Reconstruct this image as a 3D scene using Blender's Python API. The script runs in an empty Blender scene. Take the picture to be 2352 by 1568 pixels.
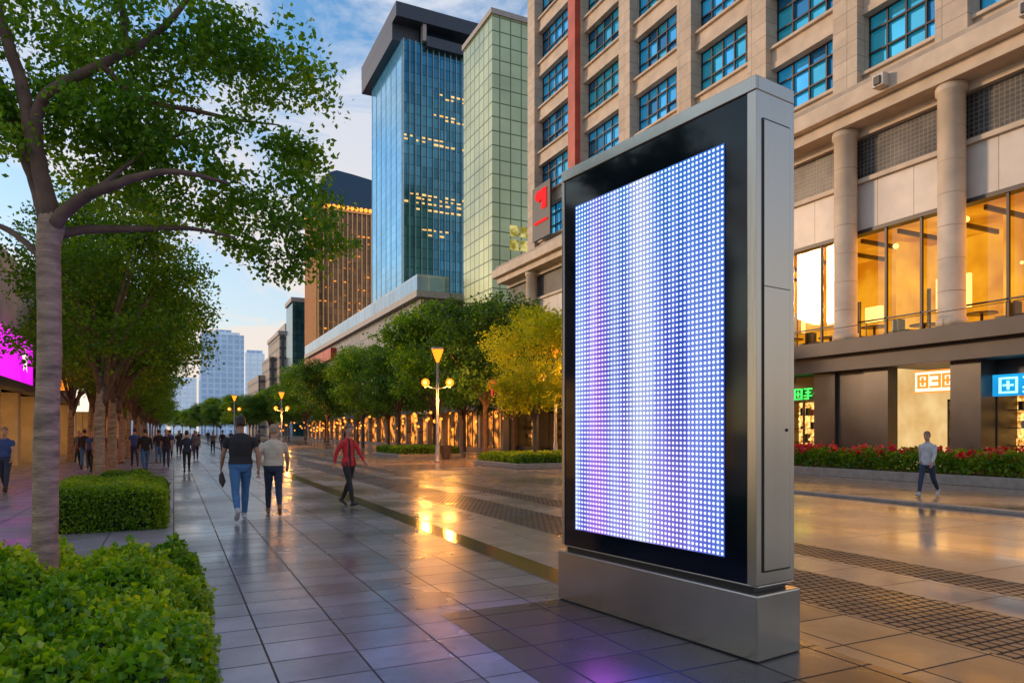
import bpy, bmesh, math, random
import numpy as np
from mathutils import Vector, Matrix, kdtree
random.seed(7)
RNG = np.random.default_rng(11)
scene = bpy.context.scene
COL = scene.collection

# ------------------------------------------------------------------ materials
def new_mat(name):
    m = bpy.data.materials.new(name); m.use_nodes = True
    nt = m.node_tree
    return m, nt, nt.nodes, nt.links, nt.nodes['Principled BSDF']

def N(nt, t, **kw):
    n = nt.nodes.new(t)
    for k, v in kw.items():
        setattr(n, k, v)
    return n

def rgba(c): return (c[0], c[1], c[2], 1)

def basic(name, col, rough=0.6, metal=0.0, var=0.15, scale=3.0, bump=0.0, bscale=40, em=None, es=0.0, spec=0.5, stretch=(1,1,1)):
    m, nt, ns, lk, b = new_mat(name)
    tc = N(nt, 'ShaderNodeTexCoord'); mp = N(nt, 'ShaderNodeMapping'); mp.inputs['Scale'].default_value = stretch
    lk.new(tc.outputs['Object'], mp.inputs['Vector'])
    nz = N(nt, 'ShaderNodeTexNoise'); nz.inputs['Scale'].default_value = scale; nz.inputs['Detail'].default_value = 5
    lk.new(mp.outputs[0], nz.inputs['Vector'])
    r = N(nt, 'ShaderNodeValToRGB')
    r.color_ramp.elements[0].position = 0.3; r.color_ramp.elements[1].position = 0.7
    r.color_ramp.elements[0].color = rgba([c*(1-var) for c in col]); r.color_ramp.elements[1].color = rgba([min(1, c*(1+var)) for c in col])
    lk.new(nz.outputs['Fac'], r.inputs[0]); lk.new(r.outputs[0], b.inputs['Base Color'])
    b.inputs['Roughness'].default_value = rough; b.inputs['Metallic'].default_value = metal
    b.inputs['Specular IOR Level'].default_value = spec
    if em:
        b.inputs['Emission Color'].default_value = rgba(em); b.inputs['Emission Strength'].default_value = es
    if bump:
        n2 = N(nt, 'ShaderNodeTexNoise'); n2.inputs['Scale'].default_value = bscale; n2.inputs['Detail'].default_value = 4
        lk.new(mp.outputs[0], n2.inputs['Vector'])
        bp = N(nt, 'ShaderNodeBump'); bp.inputs['Strength'].default_value = bump; bp.inputs['Distance'].default_value = 0.02
        lk.new(n2.outputs['Fac'], bp.inputs['Height']); lk.new(bp.outputs[0], b.inputs['Normal'])
    return m

def emis(name, col, s, c2=None, scale=1.5, lo=0.35, hi=0.65):
    m, nt, ns, lk, b = new_mat(name)
    b.inputs['Base Color'].default_value = rgba([min(1,c*0.03) for c in col]); b.inputs['Roughness'].default_value = 0.8
    b.inputs['Specular IOR Level'].default_value = 0.0
    b.inputs['Emission Strength'].default_value = s
    if c2:
        tc = N(nt, 'ShaderNodeTexCoord')
        nz = N(nt, 'ShaderNodeTexNoise'); nz.inputs['Scale'].default_value = scale; nz.inputs['Detail'].default_value = 6
        lk.new(tc.outputs['Object'], nz.inputs['Vector'])
        r = N(nt, 'ShaderNodeValToRGB'); r.color_ramp.elements[0].position = lo; r.color_ramp.elements[1].position = hi
        r.color_ramp.elements[0].color = rgba(col); r.color_ramp.elements[1].color = rgba(c2)
        lk.new(nz.outputs['Fac'], r.inputs[0]); lk.new(r.outputs[0], b.inputs['Emission Color'])
    else:
        b.inputs['Emission Color'].default_value = rgba(col)
    return m

def tile_mat(name, c1, c2, mortar, w, h, ms=0.008, rough=(0.15, 0.4), offset=0.0, wallmode=False, bump=0.4, metal=0.0, spec=0.5, nv=0.35, rscale=0.6, rot=0):
    m, nt, ns, lk, b = new_mat(name)
    tc = N(nt, 'ShaderNodeTexCoord')
    if wallmode:
        sx = N(nt, 'ShaderNodeSeparateXYZ'); lk.new(tc.outputs['Object'], sx.inputs[0])
        ad = N(nt, 'ShaderNodeMath', operation='ADD'); lk.new(sx.outputs[0], ad.inputs[0]); lk.new(sx.outputs[1], ad.inputs[1])
        cb = N(nt, 'ShaderNodeCombineXYZ'); lk.new(ad.outputs[0], cb.inputs[0]); lk.new(sx.outputs[2], cb.inputs[1])
        vec = cb.outputs[0]
    else:
        mp = N(nt, 'ShaderNodeMapping'); mp.inputs['Rotation'].default_value = (0, 0, rot); lk.new(tc.outputs['Object'], mp.inputs[0]); vec = mp.outputs[0]
    br = N(nt, 'ShaderNodeTexBrick'); br.offset = offset; br.squash = 1.0
    br.inputs['Color1'].default_value = rgba(c1); br.inputs['Color2'].default_value = rgba(c2); br.inputs['Mortar'].default_value = rgba(mortar)
    br.inputs['Scale'].default_value = 1; br.inputs['Brick Width'].default_value = w; br.inputs['Row Height'].default_value = h
    br.inputs['Mortar Size'].default_value = ms; br.inputs['Mortar Smooth'].default_value = 0.2; br.inputs['Bias'].default_value = 0
    lk.new(vec, br.inputs['Vector'])
    nz = N(nt, 'ShaderNodeTexNoise'); nz.inputs['Scale'].default_value = rscale*3; nz.inputs['Detail'].default_value = 8; nz.inputs['Roughness'].default_value = 0.65
    lk.new(tc.outputs['Object'], nz.inputs['Vector'])
    mx = N(nt, 'ShaderNodeMix', data_type='RGBA', blend_type='MULTIPLY'); mx.inputs[0].default_value = 1
    mr = N(nt, 'ShaderNodeMapRange'); mr.inputs[1].default_value = 0.3; mr.inputs[2].default_value = 0.7; mr.inputs[3].default_value = 1-nv; mr.inputs[4].default_value = 1+nv
    lk.new(nz.outputs['Fac'], mr.inputs[0]); lk.new(br.outputs['Color'], mx.inputs[6]); lk.new(mr.outputs[0], mx.inputs[7])
    lk.new(mx.outputs[2], b.inputs['Base Color'])
    n2 = N(nt, 'ShaderNodeTexNoise'); n2.inputs['Scale'].default_value = rscale; n2.inputs['Detail'].default_value = 4
    lk.new(tc.outputs['Object'], n2.inputs['Vector'])
    m2 = N(nt, 'ShaderNodeMapRange'); m2.inputs[1].default_value = 0.35; m2.inputs[2].default_value = 0.65; m2.inputs[3].default_value = rough[0]; m2.inputs[4].default_value = rough[1]
    lk.new(n2.outputs['Fac'], m2.inputs[0])
    mrg = N(nt, 'ShaderNodeMath', operation='MULTIPLY_ADD', use_clamp=True); mrg.inputs[1].default_value = 0.45 if not wallmode else 0.0
    lk.new(br.outputs['Fac'], mrg.inputs[0]); lk.new(m2.outputs[0], mrg.inputs[2]); lk.new(mrg.outputs[0], b.inputs['Roughness'])
    b.inputs['Metallic'].default_value = metal; b.inputs['Specular IOR Level'].default_value = spec
    if bump:
        inv = N(nt, 'ShaderNodeMath', operation='MULTIPLY_ADD'); inv.inputs[1].default_value = -1; inv.inputs[2].default_value = 1
        lk.new(br.outputs['Fac'], inv.inputs[0])
        n3 = N(nt, 'ShaderNodeTexNoise'); n3.inputs['Scale'].default_value = 9; n3.inputs['Detail'].default_value = 6
        lk.new(tc.outputs['Object'], n3.inputs['Vector'])
        a2 = N(nt, 'ShaderNodeMath', operation='MULTIPLY_ADD'); a2.inputs[1].default_value = 0.25; lk.new(n3.outputs['Fac'], a2.inputs[0]); lk.new(inv.outputs[0], a2.inputs[2])
        bp = N(nt, 'ShaderNodeBump'); bp.inputs['Strength'].default_value = bump; bp.inputs['Distance'].default_value = 0.008
        lk.new(a2.outputs[0], bp.inputs['Height']); lk.new(bp.outputs[0], b.inputs['Normal'])
    return m

def leaf_mat(name, dark, mid, light, trans=0.35):
    m, nt, ns, lk, b = new_mat(name)
    g = N(nt, 'ShaderNodeNewGeometry'); r = N(nt, 'ShaderNodeValToRGB')
    r.color_ramp.elements[0].position = 0; r.color_ramp.elements[0].color = rgba(dark)
    r.color_ramp.elements[1].position = 1; r.color_ramp.elements[1].color = rgba(light)
    e = r.color_ramp.elements.new(0.5); e.color = rgba(mid)
    tc = N(nt, 'ShaderNodeTexCoord'); nz = N(nt, 'ShaderNodeTexNoise'); nz.inputs['Scale'].default_value = 0.9; nz.inputs['Detail'].default_value = 3
    lk.new(tc.outputs['Object'], nz.inputs['Vector'])
    md = N(nt, 'ShaderNodeMath', operation='MULTIPLY_ADD'); md.inputs[1].default_value = 0.55; lk.new(g.outputs['Random Per Island'], md.inputs[0])
    m3 = N(nt, 'ShaderNodeMapRange'); m3.inputs[1].default_value = 0.3; m3.inputs[2].default_value = 0.7; m3.inputs[3].default_value = -0.05; m3.inputs[4].default_value = 0.5
    lk.new(nz.outputs['Fac'], m3.inputs[0]); lk.new(m3.outputs[0], md.inputs[2])
    lk.new(md.outputs[0], r.inputs[0]); lk.new(r.outputs[0], b.inputs['Base Color'])
    b.inputs['Roughness'].default_value = 0.45; b.inputs['Specular IOR Level'].default_value = 0.3
    tr = N(nt, 'ShaderNodeBsdfTranslucent')
    hs = N(nt, 'ShaderNodeHueSaturation'); hs.inputs['Value'].default_value = 2.4; hs.inputs['Saturation'].default_value = 1.1; hs.inputs['Hue'].default_value = 0.475
    lk.new(r.outputs[0], hs.inputs['Color']); lk.new(hs.outputs[0], tr.inputs['Color'])
    ms = N(nt, 'ShaderNodeMixShader'); ms.inputs[0].default_value = trans
    lk.new(b.outputs[0], ms.inputs[1]); lk.new(tr.outputs[0], ms.inputs[2])
    lk.new(ms.outputs[0], ns['Material Output'].inputs['Surface'])
    return m

M = {}
M['steel'] = basic('brushed_steel', (0.47, 0.41, 0.35), 0.27, 0.92, 0.10, 2, 0.05, 60, stretch=(1, 1, 0.05))
M['steel_dark'] = basic('steel_dark', (0.10, 0.09, 0.085), 0.4, 0.7)
M['black'] = basic('black_trim', (0.01, 0.01, 0.012), 0.4)
M['screen_glass'] = basic('screen_glass', (0.003, 0.005, 0.012), 0.08, 0.0, spec=0.3)
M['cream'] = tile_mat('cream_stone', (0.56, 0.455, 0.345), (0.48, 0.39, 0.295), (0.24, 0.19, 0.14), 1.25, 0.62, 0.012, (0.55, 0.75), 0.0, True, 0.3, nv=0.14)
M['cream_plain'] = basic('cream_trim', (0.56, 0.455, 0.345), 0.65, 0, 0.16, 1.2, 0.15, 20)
M['cream_dark'] = basic('cream_deep', (0.40, 0.33, 0.26), 0.7, 0, 0.2, 1.0, 0.15, 20)  # cream in a darker tone than the trim
M['panel'] = tile_mat('white_panel', (0.58, 0.52, 0.47), (0.53, 0.475, 0.43), (0.15, 0.13, 0.12), 1.45, 3.0, 0.012, (0.4, 0.55), 0, True, 0.2, nv=0.08)
M['louvre'] = tile_mat('dark_lattice', (0.02, 0.02, 0.022), (0.035, 0.033, 0.033), (0.13, 0.12, 0.11), 0.16, 0.16, 0.022, (0.4, 0.6), 0, True, 0.6)
M['red_paint'] = basic('red_paint', (0.48, 0.075, 0.04), 0.55, 0, 0.25, 0.8)
M['brown_stone'] = basic('brown_stone', (0.065, 0.047, 0.040), 0.35, 0, 0.25, 1.5)
M['dark_band'] = basic('dark_fascia', (0.055, 0.043, 0.042), 0.5, 0, 0.2, 1)
M['mullion'] = basic('window_frame', (0.035, 0.025, 0.025), 0.45)
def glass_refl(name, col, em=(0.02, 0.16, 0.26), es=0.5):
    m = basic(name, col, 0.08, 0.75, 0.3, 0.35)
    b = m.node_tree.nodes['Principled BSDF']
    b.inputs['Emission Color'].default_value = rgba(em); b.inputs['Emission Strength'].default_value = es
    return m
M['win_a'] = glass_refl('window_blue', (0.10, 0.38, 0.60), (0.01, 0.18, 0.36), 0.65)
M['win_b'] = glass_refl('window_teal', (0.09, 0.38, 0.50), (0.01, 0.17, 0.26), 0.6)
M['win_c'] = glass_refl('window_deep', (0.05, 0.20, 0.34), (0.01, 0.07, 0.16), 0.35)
M['warm_room'] = emis('lit_interior', (0.52, 0.150, 0.002), 1.2, (1.0, 0.46, 0.022), 0.40, 0.36, 0.66)
M['warm_ceiling'] = emis('lit_ceiling', (0.48, 0.135, 0.002), 1.1, (0.92, 0.35, 0.014), 0.5)
M['warm_shop'] = emis('shop_display', (0.28, 0.10, 0.010), 1.8, (1.1, 0.60, 0.16), 7.0, 0.42, 0.62)
M['warm_far'] = emis('far_shop_glow', (0.07, 0.03, 0.012), 1.5, (1.2, 0.36, 0.05), 0.8, 0.45, 0.62)
M['white_room'] = emis('shop_cream', (0.72, 0.41, 0.13), 0.95, (1.0, 0.68, 0.30), 0.7)
M['bulb'] = emis('bulb_glow', (1.0, 0.22, 0.012), 2.8)
M['bulb_w'] = emis('bulb_warm', (1.0, 0.58, 0.15), 2.6)
M['bulb_s'] = emis('bulb_far', (1.0, 0.30, 0.035), 2.6)
M['neon_g'] = emis('neon_green', (0.05, 1.0, 0.12), 2.0)
M['neon_w'] = emis('neon_white', (1.0, 0.90, 0.68), 1.3)
M['neon_o'] = emis('neon_orange', (1.0, 0.24, 0.02), 1.6)
M['neon_b'] = emis('sign_blue', (0.01, 0.20, 0.60), 1.0, (0.02, 0.45, 0.9), 0.8)
M['neon_c'] = emis('neon_cyan', (0.35, 0.9, 1.0), 2.0)
M['neon_m'] = emis('sign_magenta', (0.45, 0.0, 0.62), 1.3, (0.95, 0.02, 0.85), 0.25, 0.35, 0.6)
M['neon_r'] = emis('neon_red', (1.0, 0.03, 0.03), 1.2)
M['sign_dark'] = basic('sign_dark', (0.02, 0.02, 0.02), 0.4)
M['pole'] = basic('lamp_pole', (0.28, 0.27, 0.28), 0.4, 0.5)
M['bark'] = basic('bark', (0.33, 0.22, 0.145), 0.8, 0, 0.45, 5, 0.8, 25, stretch=(1, 1, 4))
M['bark_dark'] = basic('bark_dark', (0.13, 0.075, 0.050), 0.8, 0, 0.4, 5, 0.6, 20)
M['soil'] = basic('soil', (0.035, 0.028, 0.02), 0.9, 0, 0.4, 8, 0.6, 30)
M['hedge_core'] = basic('hedge_core', (0.012, 0.028, 0.006), 0.9)
M['leaf_fg'] = leaf_mat('leaf_foreground', (0.020, 0.072, 0.005), (0.065, 0.18, 0.010), (0.24, 0.36, 0.018), 0.5)
M['leaf_mid'] = leaf_mat('leaf_mid', (0.020, 0.075, 0.006), (0.060, 0.160, 0.010), (0.20, 0.30, 0.018), 0.45)
M['leaf_dark'] = leaf_mat('leaf_dark', (0.012, 0.050, 0.010), (0.032, 0.098, 0.012), (0.10, 0.20, 0.018), 0.40)
M['leaf_yel'] = leaf_mat('leaf_yellow', (0.09, 0.16, 0.008), (0.22, 0.29, 0.010), (0.44, 0.42, 0.015), 0.45)
M['leaf_shrub'] = leaf_mat('leaf_shrub', (0.03, 0.12, 0.008), (0.12, 0.28, 0.012), (0.42, 0.50, 0.025), 0.40)
M['leaf_hedge'] = leaf_mat('leaf_hedge', (0.04, 0.11, 0.006), (0.11, 0.22, 0.010), (0.28, 0.38, 0.025), 0.38)
M['flower'] = basic('red_petals', (0.62, 0.02, 0.02), 0.5, 0, 0.4, 20)
M['kerb'] = basic('granite_kerb', (0.26, 0.225, 0.20), 0.5, 0, 0.2, 6, 0.2, 50)

# ------------------------------------------------------------------ mesh builder
class MB:
    def __init__(s): s.v = []; s.f = []; s.m = []; s.mats = []; s.sm = []
    def mi(s, k):
        if k not in s.mats: s.mats.append(k)
        return s.mats.index(k)
    def face(s, pts, k, sm=False):
        b = len(s.v); s.v += [tuple(p) for p in pts]; s.f.append(tuple(range(b, b+len(pts)))); s.m.append(s.mi(k)); s.sm.append(sm)
    def box(s, x0, x1, y0, y1, z0, z1, k):
        b = len(s.v)
        s.v += [(x0,y0,z0),(x1,y0,z0),(x1,y1,z0),(x0,y1,z0),(x0,y0,z1),(x1,y0,z1),(x1,y1,z1),(x0,y1,z1)]
        for q in ((0,3,2,1),(4,5,6,7),(0,1,5,4),(1,2,6,5),(2,3,7,6),(3,0,4,7)):
            s.f.append(tuple(b+i for i in q)); s.m.append(s.mi(k)); s.sm.append(False)
    def tube(s, pts, rad, k, n=10, cap=True):
        pts = [Vector(p) for p in pts]; b = len(s.v); kk = s.mi(k)
        prev = None
        for i, p in enumerate(pts):
            t = (pts[min(i+1, len(pts)-1)] - pts[max(i-1, 0)]).normalized()
            u = prev if prev else (Vector((1,0,0)) if abs(t.x) < 0.8 else Vector((0,1,0)))
            u = (u - t*u.dot(t)).normalized(); prev = u; w = t.cross(u)
            for j in range(n):
                a = 2*math.pi*j/n
                s.v.append(tuple(p + (u*math.cos(a)+w*math.sin(a))*rad[i]))
        for i in range(len(pts)-1):
            for j in range(n):
                s.f.append((b+i*n+j, b+i*n+(j+1)%n, b+(i+1)*n+(j+1)%n, b+(i+1)*n+j)); s.m.append(kk); s.sm.append(True)
        if cap:
            s.f.append(tuple(b+j for j in reversed(range(n)))); s.m.append(kk); s.sm.append(False)
            s.f.append(tuple(b+(len(pts)-1)*n+j for j in range(n))); s.m.append(kk); s.sm.append(False)
    def ball(s, c, r, k, n=10, sz=(1,1,1)):
        b = len(s.v); kk = s.mi(k); h = n//2+1
        for i in range(h+1):
            ph = math.pi*i/h
            for j in range(n):
                a = 2*math.pi*j/n
                s.v.append((c[0]+r*sz[0]*math.sin(ph)*math.cos(a), c[1]+r*sz[1]*math.sin(ph)*math.sin(a), c[2]-r*sz[2]*math.cos(ph)))
        for i in range(h):
            for j in range(n):
                s.f.append((b+i*n+j, b+i*n+(j+1)%n, b+(i+1)*n+(j+1)%n, b+(i+1)*n+j)); s.m.append(kk); s.sm.append(True)
    def obj(s, name, parent=None, loc=(0,0,0), rot=0, bevel=0):
        me = bpy.data.meshes.new(name); me.from_pydata(s.v, [], s.f)
        for k in s.mats: me.materials.append(M[k] if isinstance(k, str) else k)
        me.polygons.foreach_set('material_index', s.m); me.polygons.foreach_set('use_smooth', s.sm); me.update()
        o = bpy.data.objects.new(name, me); COL.objects.link(o); o.location = loc; o.rotation_euler = (0, 0, rot)
        if parent: o.parent = parent
        if bevel:
            bv = o.modifiers.new('bevel', 'BEVEL'); bv.width = bevel; bv.segments = 2; bv.limit_method = 'ANGLE'
        return o

def smooth_tube(mb, pts, rad, k, n=10, sub=4, wob=0.0, rnd=random):
    P = [Vector(p) for p in pts]; out=[]; rr=[]
    for i in range(len(P)-1):
        p0=P[max(i-1,0)]; p1=P[i]; p2=P[i+1]; p3=P[min(i+2,len(P)-1)]
        for s in range(sub):
            t=s/sub
            q=0.5*((2*p1)+(p2-p0)*t+(2*p0-5*p1+4*p2-p3)*t*t+(3*p1-p0-3*p2+p3)*t*t*t)
            q=q+Vector((rnd.uniform(-1,1),rnd.uniform(-1,1),0))*wob*rad[i]
            out.append(q); rr.append((rad[i]+(rad[i+1]-rad[i])*t)*(1+rnd.uniform(-.04,.04)))
    out.append(P[-1]); rr.append(rad[-1])
    mb.tube(out, rr, k, n)

def empty(name, loc=(0,0,0), rot=0):
    o = bpy.data.objects.new(name, None); COL.objects.link(o); o.location = loc; o.rotation_euler = (0,0,rot); return o

def leaves_mesh(name, P, size, mat, rng=RNG, aspect=0.32, up=0.0):
    P = np.asarray(P, dtype=np.float64); n = len(P)
    d = rng.normal(size=(n,3)); d[:,2] += up; d /= np.linalg.norm(d, axis=1)[:,None]
    q = rng.normal(size=(n,3)); q -= d*np.sum(q*d, axis=1)[:,None]; q /= np.linalg.norm(q, axis=1)[:,None]
    L = size*(0.65+0.7*rng.random(n))[:,None]
    nn = np.cross(d, q)
    V = np.empty((n,4,3))
    V[:,0] = P - d*L*0.5; V[:,1] = P + q*L*aspect + nn*L*0.08; V[:,2] = P + d*L*0.5; V[:,3] = P - q*L*aspect + nn*L*0.08
    me = bpy.data.meshes.new(name)
    me.vertices.add(4*n); me.vertices.foreach_set('co', V.reshape(-1))
    me.loops.add(4*n); me.polygons.add(n)
    me.loops.foreach_set('vertex_index', np.arange(4*n, dtype=np.int32))
    me.polygons.foreach_set('loop_start', np.arange(0, 4*n, 4, dtype=np.int32))
    me.update(calc_edges=True); me.validate()
    me.materials.append(M[mat])
    return me

def blob_points(blobs, dens, clump=0.16, rng=RNG, per=26):
    out = []
    for (x,y,z,r,fz) in blobs:
        nc = max(4, int(dens*r*r))
        c = rng.normal(size=(nc,3)); c /= np.linalg.norm(c, axis=1)[:,None]
        c *= (rng.random(nc)**0.45)[:,None]*r; c[:,2] *= fz
        c += (x,y,z)
        for k in range(nc):
            m = int(per*(0.5+rng.random()))
            p = rng.normal(size=(m,3))*clump*np.array((1,1,0.55)); out.append(p+c[k])
    return np.concatenate(out)

# ------------------------------------------------------------------ ground
M['g_base'] = basic('far_paving', (0.20,0.175,0.16), 0.4, 0, 0.2, 0.3)
M['g_left'] = tile_mat('grey_tiles', (0.120,0.118,0.128), (0.215,0.205,0.212), (0.012,0.012,0.014), 0.60, 0.46, 0.008, (0.15,0.38), 0, rscale=0.45, nv=0.34, bump=0.7)
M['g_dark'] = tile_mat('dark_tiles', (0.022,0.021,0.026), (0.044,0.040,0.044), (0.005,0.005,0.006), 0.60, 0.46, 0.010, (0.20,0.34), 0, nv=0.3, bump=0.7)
M['g_tan'] = tile_mat('tan_tiles', (0.27,0.195,0.13), (0.12,0.092,0.078), (0.02,0.016,0.014), 0.75, 0.6, 0.010, (0.22,0.42), 0.0, nv=0.3, bump=0.7)
M['g_road'] = tile_mat('tan_smooth_paving', (0.28,0.20,0.15), (0.32,0.235,0.175), (0.14,0.10,0.08), 1.6, 2.4, 0.008, (0.10,0.34), 0, bump=0.35, nv=0.30, rscale=0.28)
M['g_cobble'] = tile_mat('cobble_band', (0.055,0.047,0.044), (0.11,0.09,0.08), (0.010,0.009,0.009), 0.11, 0.11, 0.014, (0.24,0.45), 0.5, bump=1.0, nv=0.3)
M['g_light'] = tile_mat('light_granite', (0.36,0.28,0.225), (0.28,0.22,0.18), (0.05,0.045,0.04), 1.2, 0.8, 0.008, (0.12,0.38), 0, nv=0.24, rscale=0.4)
M['g_prom'] = tile_mat('left_promenade_tiles', (0.25,0.215,0.23), (0.30,0.265,0.28), (0.06,0.05,0.06), 0.9, 0.9, 0.010, (0.22,0.45), 0, nv=0.2)
M['g_drain'] = basic('drain_stone', (0.09,0.062,0.05), 0.14, 0, 0.3, 4)

def sheet(name, x0, x1, y0, y1, z, k):
    b = MB(); b.face([(x0,y0,z),(x1,y0,z),(x1,y1,z),(x0,y1,z)], k); return b.obj(name)
sheet('ground', -1500, 1500, -600, 2500, 0, 'g_base')
sheet('left_promenade', -6.5, 0.0, -20, 220, 0.004, 'g_prom')
sheet('grey_tile_pavement', 0.0, 3.62, -20, 220, 0.004, 'g_left')
sheet('drain_channel', 3.62, 4.0, 5.9, 220, 0.004, 'g_drain')
sheet('tan_tile_pavement', 3.62, 5.3, -20, 5.9, 0.004, 'g_tan')
sheet('light_paving_strip', 4.0, 5.3, 5.9, 220, 0.004, 'g_light')
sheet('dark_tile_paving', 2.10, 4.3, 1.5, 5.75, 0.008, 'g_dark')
sheet('cobble_paving', 5.3, 6.5, -20, 220, 0.004, 'g_cobble')
sheet('light_paving_band', 6.5, 7.3, -20, 220, 0.004, 'g_light')
sheet('cobble_paving_far', 7.3, 8.0, -20, 220, 0.004, 'g_cobble')
sheet('road', 8.0, 21.0, -20, 220, 0.004, 'g_road')
k = MB(); k.box(14.4, 14.75, -10, 19.5, 0.004, 0.07, 'kerb'); k.obj('low_kerb', bevel=0.01)

# ------------------------------------------------------------------ LED billboard
led, nt, ns, lk, b = new_mat('led_screen')
tc = N(nt,'ShaderNodeTexCoord'); sx = N(nt,'ShaderNodeSeparateXYZ'); lk.new(tc.outputs['Object'], sx.inputs[0])
def mth(op, a, bb=None, c=None):
    n = N(nt,'ShaderNodeMath', operation=op)
    for i, v in enumerate((a, bb, c)):
        if v is None: continue
        if isinstance(v,(int,float)): n.inputs[i].default_value = v
        else: lk.new(v, n.inputs[i])
    return n.outputs[0]
def mrange(v, a, b2, c, d, sm=False):
    n = N(nt,'ShaderNodeMapRange'); n.inputs[1].default_value=a; n.inputs[2].default_value=b2; n.inputs[3].default_value=c; n.inputs[4].default_value=d
    if sm: n.interpolation_type='SMOOTHSTEP'
    lk.new(v, n.inputs[0]); return n.outputs[0]
def mixc(f, a, b2, mode='MIX'):
    n = N(nt,'ShaderNodeMix', data_type='RGBA', blend_type=mode)
    if isinstance(f,(int,float)): n.inputs[0].default_value=f
    else: lk.new(f, n.inputs[0])
    for i, v in ((6,a),(7,b2)):
        if isinstance(v, tuple): n.inputs[i].default_value=v
        else: lk.new(v, n.inputs[i])
    return n.outputs[2]
P_ = 0.04
def cell(o):
    f = mth('FRACT', mth('DIVIDE', o, P_)); return mth('ABSOLUTE', mth('SUBTRACT', f, 0.5))
cx_, cz_ = cell(sx.outputs[0]), cell(sx.outputs[2])
dist = mth('SQRT', mth('ADD', mth('MULTIPLY', cx_, cx_), mth('MULTIPLY', cz_, cz_)))
dot = mrange(dist, 0.34, 0.18, 0, 1)
mp = N(nt,'ShaderNodeMapping'); mp.inputs['Scale'].default_value=(5.5,1,0.16); lk.new(tc.outputs['Object'], mp.inputs[0])
nz = N(nt,'ShaderNodeTexNoise'); nz.inputs['Scale'].default_value=1.3; nz.inputs['Detail'].default_value=3; lk.new(mp.outputs[0], nz.inputs[0])
cr = N(nt,'ShaderNodeValToRGB'); e = cr.color_ramp.elements
e[0].position=0.32; e[0].color=(0.01,0.09,0.45,1); e[1].position=0.70; e[1].color=(0.60,0.78,1.0,1)
x = e.new(0.42); x.color=(0.06,0.11,0.55,1); x = e.new(0.50); x.color=(0.15,0.21,0.76,1); x = e.new(0.58); x.color=(0.30,0.42,0.94,1)
lk.new(nz.outputs[0], cr.inputs[0])
topc = mixc(mrange(sx.outputs[2], 2.3, 3.7, 0.0, 0.7), cr.outputs[0], (0.04,0.38,0.78,1))
rightc = mixc(mrange(sx.outputs[0], 1.35, 1.95, 0.0, 0.6), topc, (0.03,0.22,0.80,1))
g1 = mrange(mth('ABSOLUTE', mth('SUBTRACT', sx.outputs[0], 0.50)), 0.18, 0.0, 0, 0.85)
gz = mrange(sx.outputs[2], 3.6, 1.0, 0.3, 1.0)
mm = mixc(mth('MULTIPLY', g1, gz), rightc, (0.74,0.18,0.88,1))
low = mth('MULTIPLY', mrange(sx.outputs[2], 2.2, 0.9, 0, 0.7, True), mrange(mth('ABSOLUTE', mth('SUBTRACT', sx.outputs[0], 1.05)), 0.95, 0.2, 0, 1, True))
mm = mixc(low, mm, (0.56,0.38,0.96,1))
g2 = mrange(mth('ABSOLUTE', mth('SUBTRACT', sx.outputs[0], 1.05)), 0.22, 0.0, 0, 0.92, True)
g3 = mrange(mth('ABSOLUTE', mth('SUBTRACT', sx.outputs[0], 0.74)), 0.12, 0.0, 0, 0.5, True)
mixw = mixc(g2, mixc(g3, mm, (0.6,0.78,1,1)), (0.78,0.90,1,1))
wh = mixc(0.5, mixw, (1,1,1,1))
wh = mixc(1.0, wh, (1.9,1.9,2.2,1), 'MULTIPLY')
dk = mixc(1.0, mixw, (0.44,0.45,0.62,1), 'MULTIPLY')
fin = mixc(dot, dk, wh)
b.inputs['Base Color'].default_value=(0.01,0.01,0.02,1); lk.new(fin, b.inputs['Emission Color'])
b.inputs['Emission Strength'].default_value = 1.2; b.inputs['Roughness'].default_value=0.4; b.inputs['Specular IOR Level'].default_value=0.2
M['led'] = led

bb = empty('digital_billboard', (3.331, 5.775, 0.009), math.radians(-82.3))
W, D, H = 2.20, 0.43, 4.06
p = MB(); p.box(-0.02, W+0.03, -0.03, D+0.03, 0.0, 0.46, 'steel'); p.obj('base_plinth', bb, bevel=0.012)
p = MB(); p.box(0.05, W-0.05, 0.03, D-0.03, 0.462, 0.498, 'black'); p.obj('shadow_gap', bb)
p = MB()
p.box(0, W, 0.0+0.02, D, 0.50, 0.505+0.01, 'steel')
p.box(0.0, W, 0.02, D, 3.96, H, 'steel')
p.box(0.0, 0.035, 0.0, D, 0.517, 3.958, 'steel')
p.box(W-0.08, W, 0.0, D, 0.517, 3.958, 'steel')
p.box(0.0, W, -0.004, 0.018, 3.96, H, 'steel')
p.box(0.037, W-0.082, 0.10, D, 0.517, 3.958, 'steel_dark')
p.obj('housing', bb, bevel=0.006)
p = MB(); p.box(0.036, W-0.081, 0.012, 0.098, 0.518, 3.957, 'screen_glass'); p.obj('glass_front', bb)
p = MB(); p.face([(0.20,0.006,0.68),(1.92,0.006,0.68),(1.92,0.006,3.68),(0.20,0.006,3.68)], 'led'); p.obj('led_matrix', bb)
p = MB()
ys0, ys1 = 0.07, D-0.07
p.box(W+0.001, W+0.012, ys0, ys1, 0.62, 3.76, 'steel')
for (a, c, z0, z1) in ((ys0-0.012, ys0, 0.608, 3.772), (ys1, ys1+0.012, 0.608, 3.772), (ys0, ys1, 3.76, 3.775), (ys0, ys1, 0.605, 0.62)):
    p.box(W+0.001, W+0.005, a, c, z0, z1, 'black')
p.box(W+0.012, W+0.0135, ys0, ys1, 2.6, 2.606, 'black')
p.ball((W+0.013, ys1-0.04, 1.6), 0.012, 'black')
p.obj('service_door', bb)
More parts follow.
